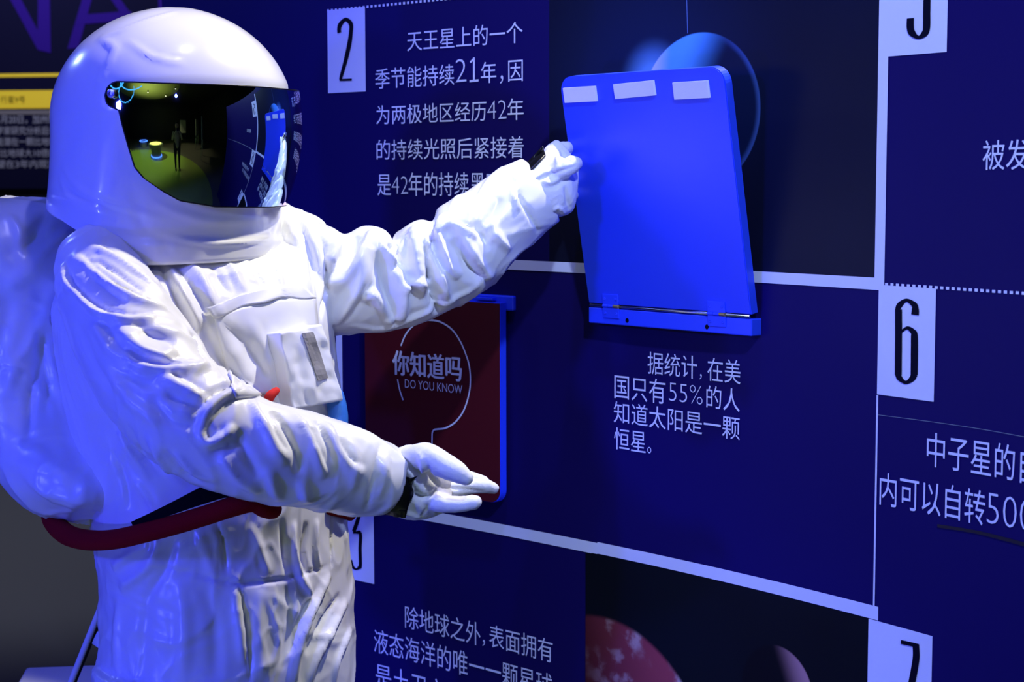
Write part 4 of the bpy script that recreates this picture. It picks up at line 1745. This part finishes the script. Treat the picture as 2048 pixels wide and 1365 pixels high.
# boots
for s_ in (-1, 1):
    c0 = at(452, 1400, 2.92)
    b0 = Vector((c0.x, c0.y, 0)) + E1 * (.118 * s_)
    bm = bmesh.new()
    rr = []
    for z, r, f_, l_ in ((.001, .055, .05, 1.9), (.02, .058, .05, 1.95), (.05, .056, .045, 1.85), (.08, .052, .03, 1.5), (.11, .052, .008, 1.15), (.16, .056, 0, 1.05), (.21, .060, 0, 1.0)):
        rr.append([b0 + E2 * f_ + UP * z + E1 * (r * math.cos(q_)) + E2 * (r * l_ * math.sin(q_)) for q_ in [2 * PI * k / 28 for k in range(28)]])
    rings_bm(bm, rr)
    bmesh.ops.recalc_face_normals(bm, faces=bm.faces)
    bm_obj('boot', bm, M_GLOVE, person, smooth=True)


# ================================================================== BACKGROUND HALL
# mural board far behind the helmet
BGY = 11.0
M_MURAL = mat('mural_navy', (.010, .009, .04), .7, spec=.1)
M_PURPLE = mat('mural_purple', (.05, .012, .30), .7, spec=.1)
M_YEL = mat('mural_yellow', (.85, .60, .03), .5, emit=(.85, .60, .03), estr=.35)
M_GREY = mat('mural_grey', (.35, .30, .26), .6)
M_TXT = mat('mural_text', (.62, .58, .58), .6)
bA, bB = at(-500, 388, BGY), at(330, 388, BGY)
bxx = at(345, 0, BGY).x + .9
mur = empty('mural_board', (bA.x + 1, BGY, 0))
bpy.context.view_layer.update()
bm = bmesh.new()
box_bm(bm, Vector((bA.x, BGY, 1.6 - .04)), Vector((bxx - bA.x, 0, 0)), Vector((0, .12, 0)), Vector((0, 0, 2.2)), .005)
mb = bm_obj('board', bm, M_MURAL, mur)
bm = bmesh.new()
box_bm(bm, Vector((bA.x, BGY + .03, .0)), Vector((bxx - bA.x, 0, 0)), Vector((0, .1, 0)), Vector((0, 0, 1.56)), .005)
bm_obj('plinth', bm, mat('plinth_black', (.012, .010, .010), .5), mur)
tag(mur, 'dark blue mural board far behind the helmet with purple letters and a yellow heading', 'display board')


def far_box(name, x0, y0, x1, y1, m, e=.004, par=mur, slope=0.0):
    a, b = at(x0, y0, BGY), at(x1, y1, BGY)
    bm = bmesh.new()
    box_bm(bm, Vector((a.x, BGY - e, b.z)), Vector((b.x - a.x, 0, slope)), Vector((0, e + .001, 0)), Vector((0, 0, a.z - b.z)))
    return bm_obj(name, bm, m, par)


def far_poly(name, polys, m, e=.004):
    bm = bmesh.new()
    for kk_, pts in enumerate(polys):
        v1 = [bm.verts.new(Vector((at(x, y, BGY).x, BGY - e - .0012 * kk_, at(x, y, BGY).z))) for x, y in pts]
        f = bm.faces.new(v1)
    bmesh.ops.recalc_face_normals(bm, faces=bm.faces)
    return bm_obj(name, bm, m, mur)


far_poly('letter', [[(5, -30), (27, -30), (100, 106), (76, 100)], [(76, -60), (99, -60), (102, 106), (76, 100)], [(-25, -60), (-3, -60), (-3, 100), (-25, 100)], [(-25, -60), (10, -60), (30, -20), (10, -30)]], M_PURPLE)
far_poly('letter', [[(135, 98), (157, 96), (200, -60), (182, -60)], [(150, 50), (270, 40), (262, 22), (158, 30)], [(200, -60), (182, -60), (285, 90), (305, 88)]], M_PURPLE)
far_poly('letter', [[(316, -60), (337, -60), (337, 84), (318, 84)]], M_PURPLE)
far_box('heading_rule', -400, 152.5, 126, 158, M_YEL, slope=.015)
far_poly('heading_rule', [[(121, 151), (150, 148), (150, 158), (132, 160)]], M_YEL)
far_box('heading_plate', -300, 184, 117, 219, M_YEL, .008, slope=.008)
far_box('grey_rule', -300, 222, 113, 230, M_GREY, slope=.004)
fm = lambda s, z: Vector((s, BGY - .006, z))
fm2 = lambda s, z: Vector((s, BGY - .010, z))
fc = lambda x, y: (at(x, y, BGY).x, at(x, y, BGY).z)
lettering('行星9号', 2, 207, 51, 192, mur, fm2, M_INK, conv=fc)
for body, xl, yb, xr, yt in (('年1月20日，加州理', -22, 248, 113, 230), ('人学家研究分析后认', -22, 270, 113, 253), ('可能潜在一颗比地球', -22, 292, 113, 275),
                             ('倍，比地球大10倍的', -32, 315, 113, 298), ('"，希望在3年内观测', -50, 337, 113, 320)):
    lettering(body, xl, yb, xr, yt, mur, fm, M_TXT, conv=fc, offset=.01)
area('mural_lamp', (at(100, 200, BGY).x, BGY - 1.6, 3.9), (at(60, 200, BGY).x, BGY, 2.1), 34, (.55, .6, 1.0), .6, .3)

# slanting blue pole and white plinth beside the trousers
bm = bmesh.new()
pA, pB = at(222, 1165, 3.4), at(120, 1420, 3.45)
dv = (pB - pA)
pTop = pA - dv * .9
pBot = pA + dv * ((pA.z - .02) / -dv.z)
chain_bm(bm, [(*pTop, .0065, 0), (*pA, .0065, 0), (*((pA + pBot) / 2), .0065, 0), (*pBot, .0065, 0)], n=12, sub=3)
bmesh.ops.recalc_face_normals(bm, faces=bm.faces)
stand = empty('pole_stand', Vector((pBot.x, pBot.y, 0)))
bpy.context.view_layer.update()
bm_obj('pole', bm, mat('pole_grey', (.8, .8, .85), .4), stand, smooth=True)
bm = bmesh.new()
d2 = Vector((.0085, .002, 0))
chain_bm(bm, [(*(pTop + d2), .004, 0), (*(pA + d2), .004, 0), (*(pBot + d2 + UP * .01), .004, 0)], n=8, sub=3)
bmesh.ops.recalc_face_normals(bm, faces=bm.faces)
bm_obj('pole_channel', bm, M_BLACK, stand, smooth=True)
bm = bmesh.new()
rings_bm(bm, [[Vector((pBot.x, pBot.y, 0)) + Vector((r_ * math.cos(k), r_ * math.sin(k), h_)) for k in [2 * PI * j / 24 for j in range(24)]] for r_, h_ in ((.10, .001), (.10, .012), (.03, .022), (.012, .05))])
bmesh.ops.recalc_face_normals(bm, faces=bm.faces)
bm_obj('foot', bm, M_BLACK, stand, smooth=False)
tag(stand, 'slanting metal pole of a stand behind the white trousers', 'stand')
# small cloth corner tied behind the leg
bm = bmesh.new()
cl = [(196, 1263), (262, 1300), (262, 1345), (186, 1289)]
v4 = []
for j in range(7):
    for i in range(7):
        u, v = i / 6, j / 6
        p = (np.array(cl[0]) * (1 - u) + np.array(cl[1]) * u) * (1 - v) + (np.array(cl[3]) * (1 - u) + np.array(cl[2]) * u) * v
        v4.append(bm.verts.new(at(p[0], p[1], 3.0 - .06 * u + .012 * math.sin(u * 4 + v * 2))))
for j in range(6):
    for i in range(6):
        a = j * 7 + i
        bm.faces.new((v4[a], v4[a + 1], v4[a + 8], v4[a + 7]))
cloth = bm_obj('suit_tail', bm, M_SUIT, person, smooth=True)
md = cloth.modifiers.new('s', 'SOLIDIFY')
md.thickness = .003
# low white box on the floor behind the legs
pt0 = at(150, 1362, 3.9)
bm = bmesh.new()
ax_, ay_ = Vector((.98, .12, 0)), Vector((-.12, .98, 0))
oo = Vector((pt0.x - .12, pt0.y - .06, 0))
box_bm(bm, oo, ax_ * .32, ay_ * .16, UP * (at(190, 1358, 3.9).z), .008)
lowb = bm_obj('side_plinth', bm, mat('plinth_white', (.75, .75, .78), .5), None)
tag(lowb, 'white plinth whose top just shows at the bottom left behind the trousers', 'plinth')

# ---- hall behind the lens, seen mirrored in the visor
M_GREENF = mat('green_floor', (.30, .42, .10), .4)
M_LITY = mat('lit_yellow', (.9, .9, .4), .5, emit=(.95, .95, .25), estr=1.6)
M_NEON = mat('blue_neon', (.1, .3, 1), .5, emit=(.04, .12, 1.0), estr=5)
M_NEON2 = mat('pale_blue_neon', (.1, .5, 1), .5, emit=(.04, .28, 1.0), estr=2.6)


def disc(name, c, r, z0, z1, m, par=None, n=72, inner=0):
    bm = bmesh.new()
    C = Vector(c)
    prof = [(r, z0), (r, z1)]
    rr = [[C + Vector((r_ * math.cos(k), r_ * math.sin(k), h_)) for k in [2 * PI * j / n for j in range(n)]] for r_, h_ in prof]
    if inner:
        rr = [[C + Vector((r_ * math.cos(k), r_ * math.sin(k), h_)) for k in [2 * PI * j / n for j in range(n)]] for r_, h_ in ((inner, z0), (r, z0), (r, z1), (inner, z1), (inner, z0))]
    rings_bm(bm, rr, closed=not inner)
    bmesh.ops.remove_doubles(bm, verts=bm.verts, dist=1e-5)
    bmesh.ops.recalc_face_normals(bm, faces=bm.faces)
    o = bm_obj(name, bm, m, par)
    return o


o = disc('floor_circle', (-2.1, .0, 0), 3.4, 0, .006, M_GREENF)
o.name = 'floor_inlay'
tag(o, kind='structure')
o = disc('ceiling_inlay', (-2.4, -3.0, 0), 3.2, ZC - .12, ZC - .001, mat('green_ceiling', (.28, .32, .10), .6))
tag(o, kind='structure')


def round_table(x, y, r, label):
    t = empty('round_display_table', (x, y, 0))
    bpy.context.view_layer.update()
    disc('table_base', (x, y, 0), r * .72, .006, .55, mat('table_grey', (.30, .32, .33), .5), t)
    disc('table_rim', (x, y, 0), r, .56, .72, mat('table_grey', (.30, .32, .33), .5), t)
    disc('lit_top', (x, y, 0), r * .80, .72, .735, M_LITY, t)
    disc('neon_ring', (x, y, 0), r * .80, .03, .08, M_NEON, t, inner=r * .74)
    tag(t, label, 'table')


round_table(-1.35, -2.1, .55, 'round display table with glowing yellow top, mirrored in the visor beside the photographer')
t3 = empty('low_display_table', (-3.2, -4.4, 0))
bpy.context.view_layer.update()
disc('table_base', (-3.2, -4.4, 0), .42, .006, .42, mat('table_grey', (.30, .32, .33), .5), t3)
disc('neon_ring', (-3.2, -4.4, 0), .5, .42, .47, M_NEON, t3, inner=.42)
tag(t3, 'smaller round table with blue glowing rim, farthest back in the visor reflection', 'table')


def neon_loop(pts, r=.025):
    bm = bmesh.new()
    chain_bm(bm, [(*p, r, 0) for p in pts], n=10, sub=6)
    bmesh.ops.recalc_face_normals(bm, faces=bm.faces)
    return bm


nl = empty('neon_pendant', (-2.6, .2, 3.2))
bpy.context.view_layer.update()
for cx, cy, cz, r, tilt, a0, a1 in ((-2.2, .2, 3.2, .75, .2, 0, 300), (-2.9, -.3, 3.0, .55, .6, 40, 360), (-1.7, .9, 3.45, .6, -.3, 20, 340), (-2.5, 1.1, 2.9, .40, .4, 0, 330)):
    pts = []
    for k in range(14):
        a = math.radians(a0 + (a1 - a0) * k / 13)
        pts.append((cx + r * math.cos(a), cy + r * .8 * math.sin(a), cz + r * tilt * math.sin(a + .5)))
    bm_obj('neon_tube', neon_loop(pts, .022), M_NEON2, nl, smooth=True)
bm = bmesh.new()
chain_bm(bm, [(-2.5, .2, ZC - .01, .012, 0), (-2.5, .2, 3.6, .012, 0), (-2.5, .2, 3.2, .012, 0)], n=8, sub=2)
bm_obj('cable', bm, M_BLACK, nl)
tag(nl, 'looping pale blue neon tube lamp mirrored at the top left of the visor', 'lamp')

# small ceiling spots
M_SPOT = mat('spot_lens', (1, .95, .85), .3, emit=(1, .93, .78), estr=9)
first = None
for i, (x, y) in enumerate(((.95, 3.15), (-.6, -1.0), (-1.4, -2.2), (.4, -2.9), (-2.4, -3.6), (-.5, -4.6), (1.2, -.6))):
    top = ZC - (.002 if (x + 2.4) ** 2 + (y + 3.0) ** 2 > 3.2 ** 2 else .122)
    zz = 4.06 if i == 0 else top - .17
    t = empty('ceiling_spot', (x, y, zz))
    bpy.context.view_layer.update()
    bm = bmesh.new()
    rings_bm(bm, [[Vector((x + r_ * math.cos(k), y + r_ * math.sin(k), zz + h_)) for k in [2 * PI * j / 16 for j in range(16)]] for r_, h_ in ((.062, .0), (.062, .10), (.03, .13), (.012, .14), (.012, top - zz))])
    bm_obj('lamp_housing', bm, M_BLACK, t)
    if i:
        bm = bmesh.new()
        rings_bm(bm, [[Vector((x + r_ * math.cos(k), y + r_ * math.sin(k), zz + h_)) for k in [2 * PI * j / 16 for j in range(16)]] for r_, h_ in ((.045, -.004), (.05, .0))])
        bm_obj('lens', bm, M_SPOT, t)
    tag(t, 'small black ceiling spot ' + ['above the curved wall, aimed at the suited person', 'just behind the photographer', 'above the round table with yellow top', 'right of and behind the photographer', 'farthest to the left in the hall', 'farthest back in the hall', 'nearest the information boards'][i], 'lamp', 'ceiling spots of the hall')

# information stands mirrored on the right of the visor
M_PANEL = mat('panel_pale', (.55, .62, .60), .5)
for i, (x, y, rz) in enumerate(((2.0, -1.2, -.9), (2.6, -3.2, -.8), (1.6, -5.0, -.4))):
    t = empty('information_board', (x, y, 0))
    t.rotation_euler = (0, 0, 0)
    bpy.context.view_layer.update()
    c_, s__ = math.cos(rz), math.sin(rz)
    ux, un = Vector((c_, s__, 0)), Vector((-s__, c_, 0))
    bm = bmesh.new()
    box_bm(bm, Vector((x, y, 1.0)) - ux * .45, ux * .9, un * .03, UP * 1.1, .004)
    bm_obj('panel', bm, M_PANEL, t)
    for sg in (-1, 1):
        bm = bmesh.new()
        box_bm(bm, Vector((x, y, .0)) + ux * (sg * .38 - .02), ux * .04, un * .03, UP * 1.0, .002)
        bm_obj('leg', bm, M_METAL, t)
    tag(t, ['pale information board on two legs, nearest in the visor reflection', 'pale information board on two legs, middle one of the reflected row', 'pale information board on two legs, farthest of the reflected row'][i], 'board')

# ---- the photographer, standing just behind the lens
ph = empty('person', (0.02, -.42, 0))
bpy.context.view_layer.update()
tag(ph, 'person in beige top and dark trousers taking the picture, mirrored in the visor', 'person')
bm = bmesh.new()


def limb(bm, pts):
    chain_bm(bm, [(*p[:3], p[3], 0) for p in pts], n=14, sub=4)


px_, py_ = .02, -.42
limb(bm, [(px_, py_, .98, .13), (px_, py_, 1.15, .125), (px_, py_ + .01, 1.32, .14), (px_, py_ + .01, 1.42, .12), (px_, py_ + .02, 1.50, .055), (px_, py_ + .03, 1.56, .055)])
for sg in (-1, 1):
    limb(bm, [(px_ + .17 * sg, py_, 1.42, .055), (px_ + .24 * sg, py_ + .08, 1.20, .045), (px_ + .14 * sg, py_ + .24, 1.40, .036), (px_ + .055 * sg, py_ + .27, 1.50, .03)])
bt = voxel(bm, .012, 3)
link('body', bt, mat('beige_cloth', (.45, .38, .26), .8), ph, smooth=True)
bm = bmesh.new()
for sg in (-1, 1):
    limb(bm, [(px_ + .09 * sg, py_, 1.0, .10), (px_ + .095 * sg, py_, .75, .082), (px_ + .10 * sg, py_ - .01, .50, .06), (px_ + .10 * sg, py_, .25, .052), (px_ + .10 * sg, py_, .07, .045)])
    limb(bm, [(px_ + .10 * sg, py_ - .04, .042, .04), (px_ + .105 * sg, py_ + .06, .041, .04), (px_ + .11 * sg, py_ + .15, .033, .032)])
bt = voxel(bm, .012, 3)
link('trousers', bt, mat('dark_cloth', (.02, .02, .03), .8), ph, smooth=True)
bm = bmesh.new()
limb(bm, [(px_, py_ + .04, 1.58, .055), (px_, py_ + .05, 1.63, .085), (px_, py_ + .05, 1.69, .09), (px_, py_ + .045, 1.73, .07)])
limb(bm, [(px_, py_ + .12, 1.66, .014), (px_, py_ + .145, 1.635, .016), (px_, py_ + .13, 1.62, .012)])
bt = voxel(bm, .008, 2)
link('head', bt, mat('skin', (.55, .33, .23), .6), ph, smooth=True)
bm = bmesh.new()
limb(bm, [(px_, py_ - .005, 1.60, .07), (px_, py_ + .01, 1.68, .098), (px_, py_ + .03, 1.735, .088)])
bt = voxel(bm, .008, 2)
link('hair', bt, mat('hair', (.015, .012, .01), .6), ph, smooth=True)
bm = bmesh.new()
box_bm(bm, Vector((px_ - .07, py_ + .23, 1.50)), Vector((.14, 0, 0)), Vector((0, .06, 0)), Vector((0, 0, .10)), .01)
cb = bm_obj('camera_body', bm, M_BLACK, ph)
